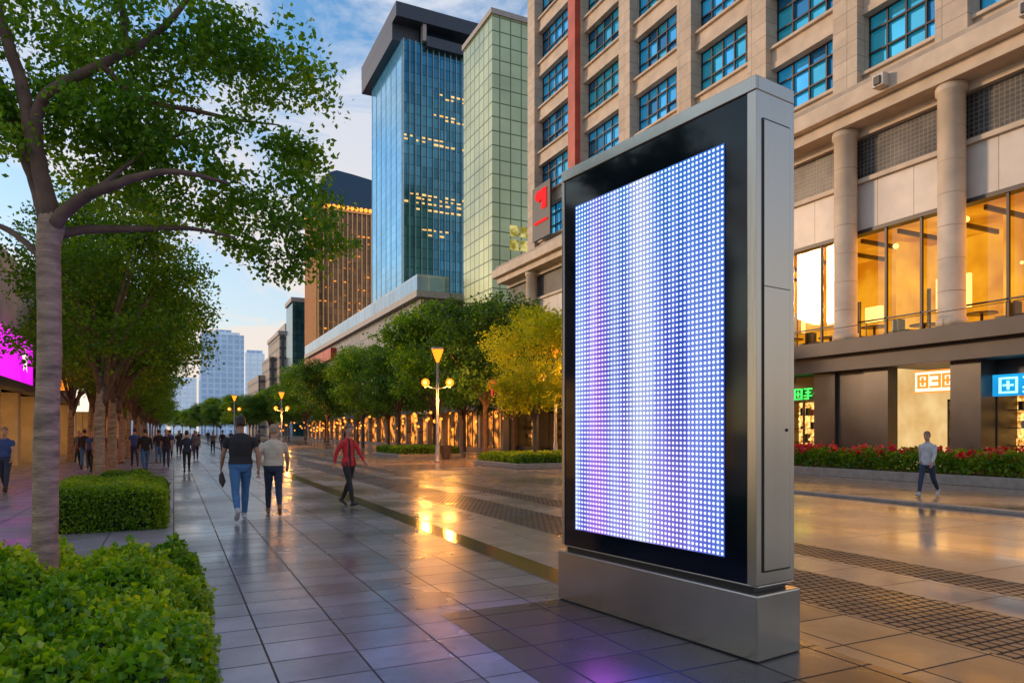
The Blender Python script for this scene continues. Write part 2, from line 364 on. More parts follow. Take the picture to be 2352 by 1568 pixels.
for nm, xx, zz, sz, col, en in (('screen_light',1.40,1.7,(0.9,2.0),(0.03,0.12,1.0),62), ('screen_light',0.65,1.3,(0.5,1.2),(0.60,0.08,1.0),15)):
    l = bpy.data.lights.new(nm,'AREA'); l.shape='RECTANGLE'; l.size=sz[0]; l.size_y=sz[1]; l.energy=en; l.color=col
    lo = bpy.data.objects.new(nm, l); COL.objects.link(lo); lo.parent = bb; lo.location=(xx,0.002,zz); lo.rotation_euler=(math.radians(-90),0,0)

# ------------------------------------------------------------------ right-hand stone building
bld = empty('stone_office_building')
YB = [5.0, 10.2, 14.75, 18.9, 23.5, 28.5, 33.8, 39.3, 45.6]
F0, PITCH, NF = 14.7, 3.25, 9
TOP = F0 + NF*PITCH
q = MB()
q.box(24.9, 42, 0.5, 45.58, 14.0, TOP, 'cream_dark')
q.box(29.2, 42, 0.5, 50.5, 0.0, 13.99, 'cream_dark')
q.obj('core', bld)
q = MB()   # pilasters + spandrels
for i, y in enumerate(YB):
    w = 0.55 if i != 7 else 0.45
    q.box(23.7 if i != 7 else 23.4, 24.898, y-w, y+w, F0, TOP, 'cream' if i != 7 else 'red_paint')
    if i == 7: q.box(23.8, 24.897, y+w+0.003, y+w+0.6, F0, TOP, 'cream'); q.box(23.8, 24.897, y-w-0.1, y-w-0.003, F0, TOP, 'cream')
for j in range(NF):
    z = F0 + j*PITCH
    for i in range(len(YB)-1):
        a, c = YB[i]+0.555, YB[i+1]-0.555
        if i == 7: a += 0.5
        q.box(24.05, 24.897, a, c, z, z+0.62, 'cream_plain')
        q.box(23.9, 24.6, a, c, z+0.622, z+0.74, 'cream_plain')
        q.box(24.0, 24.897, a, c, z+3.0, z+PITCH-0.002, 'cream_plain')
q.box(23.4, 25.2, 0.5, 46.3, TOP+0.002, TOP+0.9, 'cream_plain')
q.obj('pilasters_and_spandrels', bld)
q = MB()
rnd = random.Random(3)
for j in range(NF):
    z0, z1 = F0+j*PITCH+0.742, F0+j*PITCH+2.998
    for i in range(len(YB)-1):
        a, c = YB[i]+0.555, YB[i+1]-0.555
        if i == 7: a += 0.5
        ncol = 5 if c-a > 3.8 else 4
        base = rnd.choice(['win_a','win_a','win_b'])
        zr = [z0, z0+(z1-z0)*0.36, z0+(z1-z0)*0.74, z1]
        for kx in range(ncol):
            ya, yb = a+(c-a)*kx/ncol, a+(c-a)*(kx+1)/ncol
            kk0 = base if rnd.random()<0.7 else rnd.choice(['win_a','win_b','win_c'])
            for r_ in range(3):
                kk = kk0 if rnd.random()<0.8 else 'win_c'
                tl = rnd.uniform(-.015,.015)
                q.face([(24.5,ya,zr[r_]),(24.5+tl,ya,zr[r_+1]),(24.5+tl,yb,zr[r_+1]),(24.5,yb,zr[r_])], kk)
        for kx in range(ncol+1):
            y = a+(c-a)*kx/ncol
            q.box(24.38, 24.465, max(a, y-0.035), min(c, y+0.035), z0, z1, 'mullion')
        for kz in (0.0, 0.36, 0.74, 1.0):
            z = z0+(z1-z0)*kz
            q.box(24.36, 24.463, a, c, max(z0, z-0.035), min(z1, z+0.035), 'mullion')
q.obj('upper_windows', bld)
q = MB()
q.box(23.2, 24.9, 0.5, 50.5, 13.3, 13.75, 'cream_plain')
q.box(22.85, 24.9, 0.5, 50.8, 13.752, 14.35, 'cream_plain')
q.box(23.1, 24.9, 0.5, 50.6, 14.352, 14.66, 'cream_dark')
for y in (11.8, 16.6, 21.3, 26.0, 31.0, 36.0):
    q.box(22.5, 22.848, y-0.22, y+0.22, 13.85, 14.3, 'panel')
    q.box(22.44, 22.498, y-0.13, y+0.13, 13.9, 14.2, 'mullion')
q.obj('cornice', bld, bevel=0.02)
YB2 = YB + [50.3]
q = MB()
for i in range(len(YB2)-1):
    a, c = YB2[i]+0.0, YB2[i+1]-0.0
    q.box(24.2, 24.6, a, c, 9.45, 11.25, 'panel')
    q.box(24.05, 24.6, a, c, 11.252, 11.42, 'cream_plain')
    q.box(24.25, 24.6, a, c, 11.422, 13.0, 'louvre')
    q.box(24.0, 24.6, a, c, 13.002, 13.298, 'cream_plain')
    q.box(24.15, 24.6, a, c, 9.3, 9.448, 'mullion')
    for kx in range(0, 4):
        y = a+(c-a)*kx/3
        q.box(24.2, 24.3, y-0.04, y+0.04, 5.15, 9.298, 'mullion')
    q.box(24.2, 24.3, a, c, 5.85, 5.90, 'mullion')
q.obj('middle_storey', bld)
q = MB()
for y in YB2[:-1]:
    r = 0.42
    q.tube([(23.75,y,5.12),(23.75,y,5.4),(23.75,y,5.401),(23.75,y,13.0),(23.75,y,13.05),(23.75,y,13.29)], [r+0.05,r+0.05,r,r,r+0.07,r+0.07], 'cream_plain', 20)
    for z in np.arange(6.3, 12.9, 1.1): q.tube([(23.75,y,z),(23.75,y,z+0.03)], [r+0.003]*2, 'cream_dark', 20, False)
q.obj('round_columns', bld)
# warm lit room behind
q = MB()
q.face([(28.9,0.6,5.1),(28.9,50,5.1),(28.9,50,9.45),(28.9,0.6,9.45)], 'warm_room')
q.face([(24.61,0.6,9.44),(28.9,0.6,9.44),(28.9,50,9.44),(24.61,50,9.44)], 'warm_ceiling')
q.face([(24.61,0.6,5.11),(28.9,0.6,5.11),(28.9,50,5.11),(24.61,50,5.11)], 'warm_ceiling')
for y in YB2: q.box(26.9, 28.8, y-0.1, y+0.1, 5.12, 9.42, 'warm_room')
rr = random.Random(5)
for i in range(46):
    q.ball((rr.uniform(25.2,28), rr.uniform(6,50), rr.uniform(7.2,9.3)), rr.uniform(0.05,0.12), 'bulb_w', 8)
for y in np.arange(7, 50, 3.6):
    hq = rr.uniform(.5,1.2); wq = rr.uniform(.3,.9)
    q.box(28.7, 28.88, y-wq, y+wq, 6.6, 6.6+hq*1.3, 'bulb_w')  # irregular glowing patches added to the back wall as painted light
    q.box(28.6, 28.69, y+wq+.2, y+wq+.26+rr.uniform(.2,.8), 5.8, 7.6, 'brown_stone')
for y in np.arange(6.5, 50, 2.1):
    hq = 5.6+0.35*rr.random()
    q.tube([(25.7,y,5.12),(25.7,y,hq)], [0.05,0.05], 'brown_stone', 8); q.tube([(25.7,y,hq),(25.7,y,hq+.05)], [0.5,0.5], 'brown_stone', 14)
    for dy in (-.75,.75): q.box(25.5,25.9,y+dy-.2,y+dy+.2,5.12,5.55,'brown_stone'); q.box(25.5,25.9,y+dy*1.25-.03,y+dy*1.25+.03,5.551,6.0,'brown_stone')
for y in np.arange(6.5, 50, 1.6):
    q.box(25.2, 28.8, y-0.05, y+0.05, 9.25, 9.42, 'brown_stone')
q.obj('lit_first_floor', bld)
gm, nt, ns, lk, b = new_mat('shop_glass')
tr = N(nt,'ShaderNodeBsdfTransparent'); gl = N(nt,'ShaderNodeBsdfGlossy'); gl.inputs['Roughness'].default_value=0.03
tr.inputs[0].default_value = (0.97,0.93,0.86,1)
ms = N(nt,'ShaderNodeMixShader'); ms.inputs[0].default_value=0.04
lk.new(tr.outputs[0], ms.inputs[1]); lk.new(gl.outputs[0], ms.inputs[2]); lk.new(ms.outputs[0], ns['Material Output'].inputs[0])
M['glass'] = gm
q = MB(); q.face([(24.35,0.6,5.1),(24.35,0.6,9.3),(24.35,50,9.3),(24.35,50,5.1)], 'glass'); q.obj('window_glass', bld)
# light spilling from the lit first floor and the shopfronts
for (yy, zz, ly, lz, en) in ((28.0, 7.2, 42, 3.8, 900), (22.0, 1.9, 34, 2.0, 260)):
    l = bpy.data.lights.new('interior_light','AREA'); l.shape='RECTANGLE'; l.size=lz; l.size_y=ly; l.energy=en; l.color=(1,.44,.09)
    lo = bpy.data.objects.new('interior_light', l); COL.objects.link(lo); lo.parent = bld; lo.location=(24.1 if zz>3 else 23.7,yy,zz); lo.rotation_euler=(0,math.radians(90),0)
q = MB()
q.box(22.9, 29.1, 0.5, 50.5, 4.55, 5.09, 'dark_band')
q.box(23.3, 29.1, 0.5, 50.4, 3.95, 4.548, 'dark_band')
q.box(22.95, 23.0, 0.5, 50.5, 5.55, 5.57, 'mullion')
for y in np.arange(0.6, 50.4, 2.4): q.box(22.955, 22.99, y-0.015, y+0.015, 5.092, 5.548, 'mullion')
q.obj('canopy', bld, bevel=0.02)
# ground floor
q = MB()
piers = [4.4, 8.2, 11.2, 14.3, 17.6, 19.9, 23.5, 28.5, 33.8, 39.3, 45.0, 50.0]
for i, y in enumerate(piers):
    q.box(23.75, 26.0, y-0.5, y+0.5, 0, 3.948, 'brown_stone')
q.box(23.9, 26.0, 18.11, 19.38, 0.0, 3.947, 'brown_stone')
for i in range(len(piers)-1):
    a, c = piers[i]+0.502, piers[i+1]-0.502
    if i == 4: continue
    open_cream = (i == 3)
    if open_cream:
        q.face([(27.0,a-0.5,0),(27.0,c+0.5,0),(27.0,c+0.5,3.94),(27.0,a-0.5,3.94)], 'white_room')
        q.face([(24.3,c,0.01),(27.0,c,0.01),(27.0,c,3.94),(24.3,c,3.94)], 'white_room')
        q.box(25.8, 25.9, a, a+1.3, 0.1, 2.7, 'warm_shop')
        for yy in (a, a+0.65, a+1.3): q.box(25.72, 25.798, yy-0.03, yy+0.03, 0, 2.75, 'mullion')
        q.box(25.72, 25.798, a, a+1.33, 2.7, 2.78, 'mullion')
    else:
        q.box(24.6, 24.8, a, c, 2.9, 3.94, 'sign_dark')
        q.face([(25.8,a,0.5),(25.8,c,0.5),(25.8,c,2.9),(25.8,a,2.9)], 'warm_shop')
        q.box(24.4, 24.9, a, c, 0, 0.45, 'brown_stone')
        n = max(2, int((c-a)/1.0))
        for kx in range(n+1):
            y = a+(c-a)*kx/n; q.box(24.6, 24.68, max(a,y-0.03), min(c,y+0.03), 0.452, 2.898, 'mullion')
        for kk in range(14):
            yy = rr.uniform(a+0.2, c-0.2); zz = rr.uniform(0.7, 2.7); q.ball((25.5, yy, zz), 0.05, 'bulb_w', 6)
        for zz in (1.1, 1.7, 2.3):
            q.box(25.3, 25.75, a, c, zz, zz+0.03, 'brown_stone')
            yy = a+0.15
            while yy < c-0.2:
                h_ = rr.uniform(.12,.4); q.box(25.4, 25.6, yy, yy+rr.uniform(.06,.16), zz+.031, zz+h_, rr.choice(['brown_stone','warm_shop','cream_plain','red_paint'])); yy += rr.uniform(.2,.4)
q.obj('shopfronts', bld)
def glyph(mb, x, y0, z0, w, h, strokes, k, t):
    for si, (a, bb_, c, d) in enumerate(strokes):
        ya, yb = y0 - a*w, y0 - c*w; za, zb = z0 + bb_*h, z0 + d*h
        xo = x - 0.003*si
        mb.box(xo-0.04, xo, min(ya,yb)-t, max(ya,yb)+t, min(za,zb)-t, max(za,zb)+t, k)
BOXG = [(0,0,0,1),(0,1,1,1),(1,0,1,1),(0,0,1,0),(0.25,0.5,0.75,0.5),(0.5,0.25,0.5,0.75)]
G1 = [(0,0.5,1,0.5),(0.5,0,0.5,1),(0.1,0.85,0.9,0.85),(0.15,0.1,0.85,0.1),(0.15,0.1,0.15,0.35)]
G2 = [(0,0,0,1),(0.5,0.1,0.5,1),(1,0,1,1),(0,0.5,0.5,0.5)]
G3 = [(0,1,1,1),(0.2,0.65,0.8,0.65),(0.5,0,0.5,1),(0,0.3,1,0.3),(0,0,0.35,0)]
G3S = [(0,1,1,1),(1,1,1,0),(0.25,0.5,1,0.5),(0,0,1,0)]
q = MB()
for i, g in enumerate((G1, BOXG, G3, G1, G2)): glyph(q, 24.55, 22.6-i*0.52, 3.0, 0.36, 0.42, g, 'neon_g', 0.025)
q.obj('green_neon_sign', bld)
q = MB()
q.box(24.2, 24.3, 14.85, 16.35, 3.02, 3.72, 'neon_w')
q.box(24.16, 24.198, 14.80, 16.4, 2.97, 3.015, 'neon_o'); q.box(24.16, 24.198, 14.80, 16.4, 3.725, 3.77, 'neon_o')
for i, g in enumerate((BOXG, G3S, BOXG)): glyph(q, 24.19, 16.2-i*0.45, 3.17, 0.32, 0.42, g, 'neon_o', 0.035)
q.obj('orange_neon_sign', bld)
q = MB()
q.box(24.3, 24.45, 8.8, 13.75, 2.75, 3.45, 'neon_b')
for i, g in enumerate((BOXG, G3, G2, G1, BOXG)): glyph(q, 24.29, 13.5-i*0.72, 2.86, 0.5, 0.46, g, 'neon_c', 0.03)
q.obj('blue_neon_sign', bld)
q = MB()
q.box(23.3, 23.45, 42.0, 44.6, 15.2, 19.0, 'sign_dark')
q.ball((23.2, 43.5, 18.2), 0.5, 'neon_r', 12, (0.2,1,0.8)); q.box(23.2, 23.29, 42.5, 43.1, 17.2, 18.6, 'neon_r'); q.box(23.2,23.29, 42.4, 44.2, 16.3, 16.45,'neon_r')
q.obj('red_wall_sign', bld)

# planter with red flowers
pl = empty('flower_planter')
q = MB()
q.box(20.9, 21.15, 2, 20.5, 0.004, 0.30, 'kerb'); q.box(22.75, 23.0, 2, 20.5, 0.004, 0.30, 'kerb'); q.box(21.15, 22.75, 20.25, 20.5, 0.004, 0.299, 'kerb')
q.box(21.151, 22.749, 2, 20.249, 0.004, 0.26, 'soil')
q.obj('planter_wall', pl, bevel=0.015)
def flowerbed(x0,x1,y0,y1,z0,z1,nl,nf,parent,lm='leaf_mid'):
    P = np.stack([RNG.uniform(x0,x1,nl), RNG.uniform(y0,y1,nl), z0+(z1-z0)*RNG.random(nl)**0.6], 1)
    P[:,2] += (0.10*np.sin(P[:,1]*3.1)*np.cos(P[:,0]*4)+0.06*np.sin(P[:,1]*7.3))*(P[:,2]-z0)/(z1-z0)
    o = bpy.data.objects.new('foliage', leaves_mesh('foliage', P, 0.13, lm)); COL.objects.link(o); o.parent = parent
    if nf:
        C = np.stack([RNG.uniform(x0,x1,nf), RNG.uniform(y0,y1,nf), z1+RNG.uniform(-0.12,0.12,nf)], 1)
        C = C[(np.sin(C[:,1]*1.7)+np.sin(C[:,1]*4.1+1) > -0.4)]
        F = np.concatenate([c+RNG.normal(size=(18,3))*0.06 for c in C])
        o = bpy.data.objects.new('flowers', leaves_mesh('flowers', F, 0.11, 'flower', aspect=0.5)); COL.objects.link(o); o.parent = parent
flowerbed(20.95,22.9,2,20.4,0.28,0.94,18000,280,pl)

# ------------------------------------------------------------------ towers
def tower_glass(name, c1, c2, mort, w, h, ms, rough=(0.08,0.15), metal=0.7, em=None, es=0):
    m = tile_mat(name, c1, c2, mort, w, h, ms, rough, 0, True, 0, metal, nv=0.22, rscale=0.05)
    if em:
        b = m.node_tree.nodes['Principled BSDF']; b.inputs['Emission Color'].default_value = rgba(em); b.inputs['Emission Strength'].default_value = es
    return m
M['t_blue'] = tower_glass('blue_curtain_wall', (0.24,0.48,0.66), (0.15,0.38,0.58), (0.08,0.22,0.32), 1.5, 1.4, 0.05, em=(0.02,0.12,0.20), es=0.6)  # paler colour and faint emission imitate the bright reflection on this face
M['t_teal'] = tower_glass('teal_curtain_wall', (0.03,0.15,0.21), (0.07,0.24,0.32), (0.02,0.07,0.10), 1.1, 1.6, 0.06)
M['fin'] = basic('facade_fin', (0.30,0.38,0.38), 0.35, 0.4)
M['fin_gold'] = basic('gold_fin', (0.78,0.42,0.16), 0.35, 0.4)
M['t_green'] = tower_glass('green_panel_wall', (0.44,0.50,0.31), (0.36,0.43,0.27), (0.05,0.08,0.05), 1.35, 1.6, 0.08, (0.2,0.35), 0.3, (0.2,0.24,0.08), 0.16)
M['t_brown'] = tower_glass('brown_curtain_wall', (0.14,0.07,0.04), (0.30,0.15,0.07), (0.03,0.02,0.02), 1.0, 1.7, 0.06, (0.1,0.2), 0.5)
M['t_cap'] = basic('dark_blue_cap', (0.02,0.06,0.11), 0.3, 0.4)
M['t_roof'] = basic('dark_roof', (0.045,0.055,0.075), 0.45, 0.2)
M['t_white'] = basic('pale_concrete', (0.36,0.33,0.31), 0.6)
M['t_podium'] = tile_mat('podium_wall', (0.24,0.21,0.19), (0.17,0.155,0.15), (0.06,0.06,0.06), 3.0, 1.5, 0.1, (0.3,0.5), 0, True, 0)
M['t_rail'] = tower_glass('glass_balustrade', (0.30,0.46,0.58), (0.24,0.38,0.50), (0.5,0.5,0.5), 2.0, 3, 0.08)
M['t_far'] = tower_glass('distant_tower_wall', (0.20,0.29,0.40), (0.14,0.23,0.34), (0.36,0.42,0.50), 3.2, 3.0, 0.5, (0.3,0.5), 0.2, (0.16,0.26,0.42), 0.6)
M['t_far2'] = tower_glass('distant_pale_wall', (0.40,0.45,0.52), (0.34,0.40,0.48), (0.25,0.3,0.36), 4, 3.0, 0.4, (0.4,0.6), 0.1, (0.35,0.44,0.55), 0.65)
M['t_beige'] = tile_mat('beige_block', (0.36,0.28,0.22), (0.30,0.235,0.19), (0.07,0.07,0.08), 3.0, 3.0, 0.5, (0.4,0.6), 0, True, 0)

t = empty('blue_glass_tower')
q = MB(); X0,X1,Y0,Y1 = 32.0,43.6,104.8,123.5
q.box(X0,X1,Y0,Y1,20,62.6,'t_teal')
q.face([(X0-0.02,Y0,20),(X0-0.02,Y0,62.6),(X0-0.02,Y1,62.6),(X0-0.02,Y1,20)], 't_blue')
q.obj('glass_walls', t)
q = MB()
for xx in np.arange(X0+0.1, X1, 0.97): q.box(xx-0.05, xx+0.05, Y0-0.3, Y0-0.002, 20, 62.6, 'fin')
for yy in np.arange(Y0+0.4, Y1, 3.0): q.box(X0-0.08, X0-0.022, yy-0.03, yy+0.03, 20, 62.6, 'fin')
q.box(X0-0.3,X1+0.1,Y0-0.4,Y1,19.2,20,'t_roof')
q.box(X0+0.5,X1,Y0+0.3,Y1,0,19.2,'t_roof')
q.obj('fins', t)
q = MB()
q.box(X0-1.4,X1+1.5,Y0-1.2,Y1+2.0,65.2,67.4,'t_roof')
q.box(X0-1.39,X0+3.0,Y0+1.0,Y1+1.9,62.61,65.19,'t_roof')
q.box(X0+3.6,X1+1.4,Y0-1.0,Y1,61.8,63.4,'t_roof')
q.box(X0+3.2,X1-2.5,Y0+1.2,Y1-1,63.4,65.19,'t_cap')
q.box(X0+3.01,X0+3.58,Y0-0.9,Y0+0.2,62.6,65.19,'t_white')
q.obj('roof_crown', t)
M['tower_lit'] = emis('tower_lit_window', (0.9,0.46,0.10), 1.2, (1,0.70,0.28), 2.0)
q = MB(); r5 = random.Random(9)
for (za, xa, xb) in ((55,38.2,42.5),(54.4,39,42.5),(51.6,37,41.5),(51.0,38,42),(47.6,32.2,38),(46.8,37,42),(47.0,32.2,36),(38.6,33.4,42),(38.0,34,42),(37.3,32.3,41.5),(36.3,34,41),(33.2,35,39.5),(32.4,36,40.5)):
    xx = X0+0.17+0.97*int((xa-X0)/0.97)
    while xx < xb:
        if r5.random() < 0.75: q.box(xx, xx+0.83*r5.uniform(.5,1), Y0-0.04, Y0-0.003, za, za+0.35*r5.uniform(.6,1), 'tower_lit')
        xx += 0.97
q.obj('glow_panels', t)

t = empty('green_panel_tower')
q = MB(); q.box(32,46,71,79.5,0,48.2,'t_green'); q.box(31.8,46.1,70.8,79.6,48.202,48.8,'t_white'); q.obj('walls', t)
M['lit_soft'] = emis('warm_wall_glow', (0.35,0.28,0.04), 0.7, (1.0,0.85,0.3), 1.2, 0.4, 0.6)  # warm glow area on the wall, built from emissive quads
q = MB()
for (xa, za) in ((34.1,23.6),(35.45,23.6),(36.8,25.2),(36.8,23.6),(35.45,22.0),(36.8,22.0),(38.15,25.2),(34.1,22.0)):
    q.box(xa+0.1, xa+1.2, 70.95, 70.997, za+0.1, za+1.3, 'lit_soft')
q.obj('glow_panels', t)

t = empty('brown_ribbed_tower')
q = MB(); X0,X1,Y0,Y1 = 32,46.5,176,193
q.box(X0,X1,Y0,Y1,0,57,'t_brown')
for xx in np.arange(X0+0.15, X1, 1.2): q.box(xx-0.13, xx+0.13, Y0-0.4, Y0-0.003, 8, 56.5, 'fin_gold')
for yy in np.arange(Y0+0.6, Y1, 1.2): q.box(X0-0.4, X0-0.003, yy-0.12, yy+0.12, 8, 56.5, 'fin_gold')
q.obj('ribbed_walls', t)
q = MB()
q.box(X0+0.2,X1-0.2,Y0+0.2,Y1-0.2,57.002,60,'t_cap')
prof = [(0,62.0),(0.10,64.6),(0.20,66.3),(0.32,67.0),(0.6,66.6),(1.0,65.8)]
for (a0,za),(a1,zb) in zip(prof[:-1], prof[1:]):
    xa, xb = X0+0.3+(X1-X0-0.6)*a0, X0+0.3+(X1-X0-0.6)*a1
    q.face([(xa,Y0+0.3,60),(xb,Y0+0.3,60),(xb,Y0+0.3,zb),(xa,Y0+0.3,za)], 't_cap')
    q.face([(xa,Y0+0.3,za),(xb,Y0+0.3,zb),(xb,Y1-0.3,zb),(xa,Y1-0.3,za)], 't_cap')
q.face([(X0+0.3,Y0+0.3,60),(X0+0.3,Y1-0.3,60),(X0+0.3,Y1-0.3,62),(X0+0.3,Y0+0.3,62)], 't_cap')
q.box(X0-0.3,X1+0.3,Y0-0.5,Y0+0.19,56.6,57.1,'fin_gold')
for i in range(13): q.ball((X0+0.4+i*1.15, Y0-0.6, 57.6), 0.50, 'bulb_s', 8)
for i in range(8): q.ball((X0-0.5, Y0+1+i*2.1, 57.6), 0.46, 'bulb_s', 8)
q.obj('cap', t)
q = MB()
for i in range(120):
    xx = X0+0.4+1.2*r5.randrange(11); zz = 10+1.7*r5.randrange(26)
    q.box(xx, xx+0.6, Y0-0.05, Y0-0.004, zz, zz+0.35, 'warm_far')
q.obj('glow_panels', t)

t = empty('podium_building')
q = MB()
q.box(28,60,84,165,4.2,18.4,'t_podium')
q.box(27.2,60,83.2,166,18.402,19.2,'t_white')
q.box(27.3,27.4,83.3,166,19.202,21.2,'t_rail'); q.box(27.4,31.5,83.2,83.3,19.202,21.2,'t_rail')
q.box(27.6,28,84,165,11.0,12.0,'t_white')
q.box(27.0,28,135,165,15.5,17.6,'red_paint')
q.box(28.5,60,84.5,165,0,4.198,'warm_far')
q.box(27.4,28.4,84,165,3.8,4.6,'t_roof')
for y in np.arange(84.5,165,5): q.box(27.8,28.4,y-0.3,y+0.3,0,3.79,'t_podium')
q.obj('podium_block', t)

t = empty('low_shop_building')
q = MB()
q.box(27,31,52,80,4.0,7.0,'t_podium'); q.box(27.6,31,52.1,80,0,3.99,'warm_far'); q.box(26.2,27.6,52,80,3.6,4.1,'cream_dark')
for y in np.arange(52.4,80,5.2): q.box(26.9,27.5,y-0.25,y+0.25,0,3.59,'cream_dark')
for y in np.arange(53,80,1.3): q.box(27.5,27.59,y-0.04,y+0.04,0,3.59,'mullion')
q.obj('shop_block', t)

for nm, (x0,x1,y0,y1,h,k) in {'grey_office_block':(30,37,203,215,38,'t_teal'), 'beige_office_block':(29,40,222,250,31,'t_beige')}.items():
    q = MB(); q.box(x0,x1,y0,y1,0,h,k); q.box(x0-0.4,x1,y0-0.4,y1,h+0.002,h+1.2,'t_white')
    if 'beige' in nm: q.box(x0-2,x0-0.002,y0+8,y1,0,h-6,k); q.box(x0+2,x1,y0+3,y1-3,h+1.2,h+4,'t_white'); q.box(x0-4,x0-2.002,y0+20,y1+30,0,h-11,'t_beige')
    q.obj(nm)
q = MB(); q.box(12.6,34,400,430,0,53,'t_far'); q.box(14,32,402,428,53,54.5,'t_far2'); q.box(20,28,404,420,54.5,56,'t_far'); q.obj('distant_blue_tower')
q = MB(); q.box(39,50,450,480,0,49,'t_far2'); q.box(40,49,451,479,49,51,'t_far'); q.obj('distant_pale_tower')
q = MB(); q.box(-2,14,520,560,0,38,'t_far2'); q.obj('distant_haze_block')  # pale glowing block stands in for low haze down the street
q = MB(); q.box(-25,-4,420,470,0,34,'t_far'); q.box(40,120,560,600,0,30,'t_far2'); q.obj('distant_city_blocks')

# left shops
t = empty('left_shop_building')
q = MB()
q.box(-20,-6.6,18,130,3.4,9.5,'cream_dark'); q.box(-20,-7.4,18.1,130,0,3.399,'warm_shop')
for y in np.arange(18.4,130,4.2): q.box(-7.3,-6.5,y-0.35,y+0.35,0,3.39,'cream_plain')
for y in np.arange(19,130,1.4): q.box(-7.399,-7.3,y-0.04,y+0.04,0,3.39,'mullion')
q.box(-7.3,-6.0,18,130,3.4,3.75,'t_roof')
q.obj('shop_block', t)
q = MB()
q.box(-6.55,-6.0,30,39.6,3.76,5.75,'neon_m')
cy, cz, R = 37.6, 4.75, 0.62
pts = []
for i in range(10):
    a = math.pi/2 + i*math.pi/5; rr2 = R if i % 2 == 0 else R*0.45
    pts.append((-5.985, cy+rr2*math.cos(a)*1.3, cz+rr2*math.sin(a)))
for i in range(10): q.face([(-5.985,cy,cz), pts[i], pts[(i+1)%10]], 'neon_w')
q.obj('magenta_sign', t)
q = MB(); q.box(-6.3,-5.2,46,46.3,3.9,6.0,'neon_o'); q.box(-6.3,-5.2,58,58.3,3.0,4.6,'neon_w'); q.obj('hanging_sign', t)

# ------------------------------------------------------------------ trees
def tree_leaves(parent, P, size, mat, name='foliage'):
    o = bpy.data.objects.new(name, leaves_mesh(name, P, size, mat)); COL.objects.link(o); o.parent = parent; return o

T = Vector((-0.98, 7.15, 0)); rv = Vector((0.8996,-0.4368,0)); fv = Vector((0.4368,0.8996,0))
def L(r, f, z): return tuple(rv*r + fv*f + Vector((0,0,z)))
q = MB()
smooth_tube(q,[L(-.02,0,0),L(-.03,0,.25),L(-.02,0,.6),L(-.01,0,1.4),L(.01,.01,2.3),L(.01,0,3.1),L(.03,0,3.36),L(.03,0,3.5)], [.15,.118,.102,.097,.092,.09,.105,.07], 'bark', 18, 5, .03)
smooth_tube(q,[L(.03,0,3.35),L(-.12,.05,3.75),L(-.28,.1,4.1),L(-.5,.2,4.55),L(-.8,.3,5.1)], [.085,.068,.056,.046,.03], 'bark_dark', 12, 5, .1)
smooth_tube(q,[L(.04,0,3.35),L(-.02,-.05,3.8),L(-.07,-.1,4.1),L(-.16,-.1,4.56),L(-.28,-.2,5.1),L(-.4,-.3,5.9)], [.08,.066,.058,.05,.04,.02], 'bark_dark', 12, 5, .1)
smooth_tube(q,[L(-.05,-.07,3.95),L(-.02,-.1,4.25),L(.12,-.15,4.45),L(.53,-.1,4.71),L(.83,0,4.94),L(1.1,.1,5.3),L(1.3,.2,5.8)], [.055,.05,.045,.038,.032,.024,.014], 'bark_dark', 12, 5, .12)
smooth_tube(q,[L(.04,0,3.3),L(.16,-.05,3.45),L(.42,-.1,3.60),L(.66,-.15,3.66),L(.83,-.15,3.73),L(1.22,-.2,3.76),L(1.6,-.1,3.7)], [.065,.055,.047,.04,.034,.024,.01], 'bark_dark', 12, 5, .15)
smooth_tube(q,[L(.05,.05,3.3),L(.25,.15,3.38),L(.6,.2,3.40),L(1.1,.25,3.42),L(1.5,.3,3.35)], [.045,.038,.03,.02,.008], 'bark_dark', 10, 5, .15)
smooth_tube(q,[L(.53,-.1,4.70),L(.7,.2,4.55),L(1.0,.5,4.6),L(1.4,.6,4.55),L(1.8,.6,4.5)], [.03,.026,.022,.015,.006], 'bark_dark', 8, 4, .2)
smooth_tube(q,[L(.7,0,4.83),L(.75,-.2,5.2),L(.9,-.3,5.6)], [.03,.022,.01], 'bark_dark', 8, 4, .2)
smooth_tube(q,[L(0,0,3.05),L(-.2,.1,3.2),L(-.5,.2,3.4),L(-.9,.3,3.55)], [.04,.03,.025,.015], 'bark_dark', 8, 4, .2)
smooth_tube(q,[L(.42,-.1,3.60),L(.6,.1,3.9),L(.8,.3,4.2),L(1.2,.4,4.4)], [.025,.02,.015,.006], 'bark_dark', 8, 4, .2)
ft = q.obj('street_tree', loc=tuple(T))
B = []
for (r,z,rad) in [(1.7,5.05,.5),(.9,5.1,.55),(.15,5.1,.5),(2.05,4.95,.36),(.7,4.35,.5),(1.85,4.35,.34),(1.35,3.85,.42),(1.9,3.65,.42),(1.65,3.32,.28),(2.1,3.75,.30),(-.35,4.1,.45),(.25,4.1,.42),(-.4,5.0,.55),(2.05,4.1,.28),(1.0,4.0,.42),(.5,3.95,.40),(.3,4.6,.42),(.8,3.78,.30),(1.9,3.28,.24),(1.1,3.6,.26),(.35,4.35,.36),(-.1,4.5,.36),(-.5,4.5,.45),(1.3,5.15,.45),(2.2,3.5,.24),(1.35,3.5,.24),(1.5,4.25,.3)]:
    for k2 in range(3):
        B.append((*L(r+random.uniform(-.14,.14), random.uniform(-.1,1.2), z+random.uniform(-.1,.1)), rad*random.uniform(.7,1.0), 0.75))
for i in range(12):
    B.append((*L(random.uniform(-2,1.6), random.uniform(0.0,2.0), random.uniform(5.3,6.0)), random.uniform(.3,.5), 0.7))
P = blob_points(B, 118, 0.082, per=26)
tree_leaves(ft, P, 0.056, 'leaf_fg')

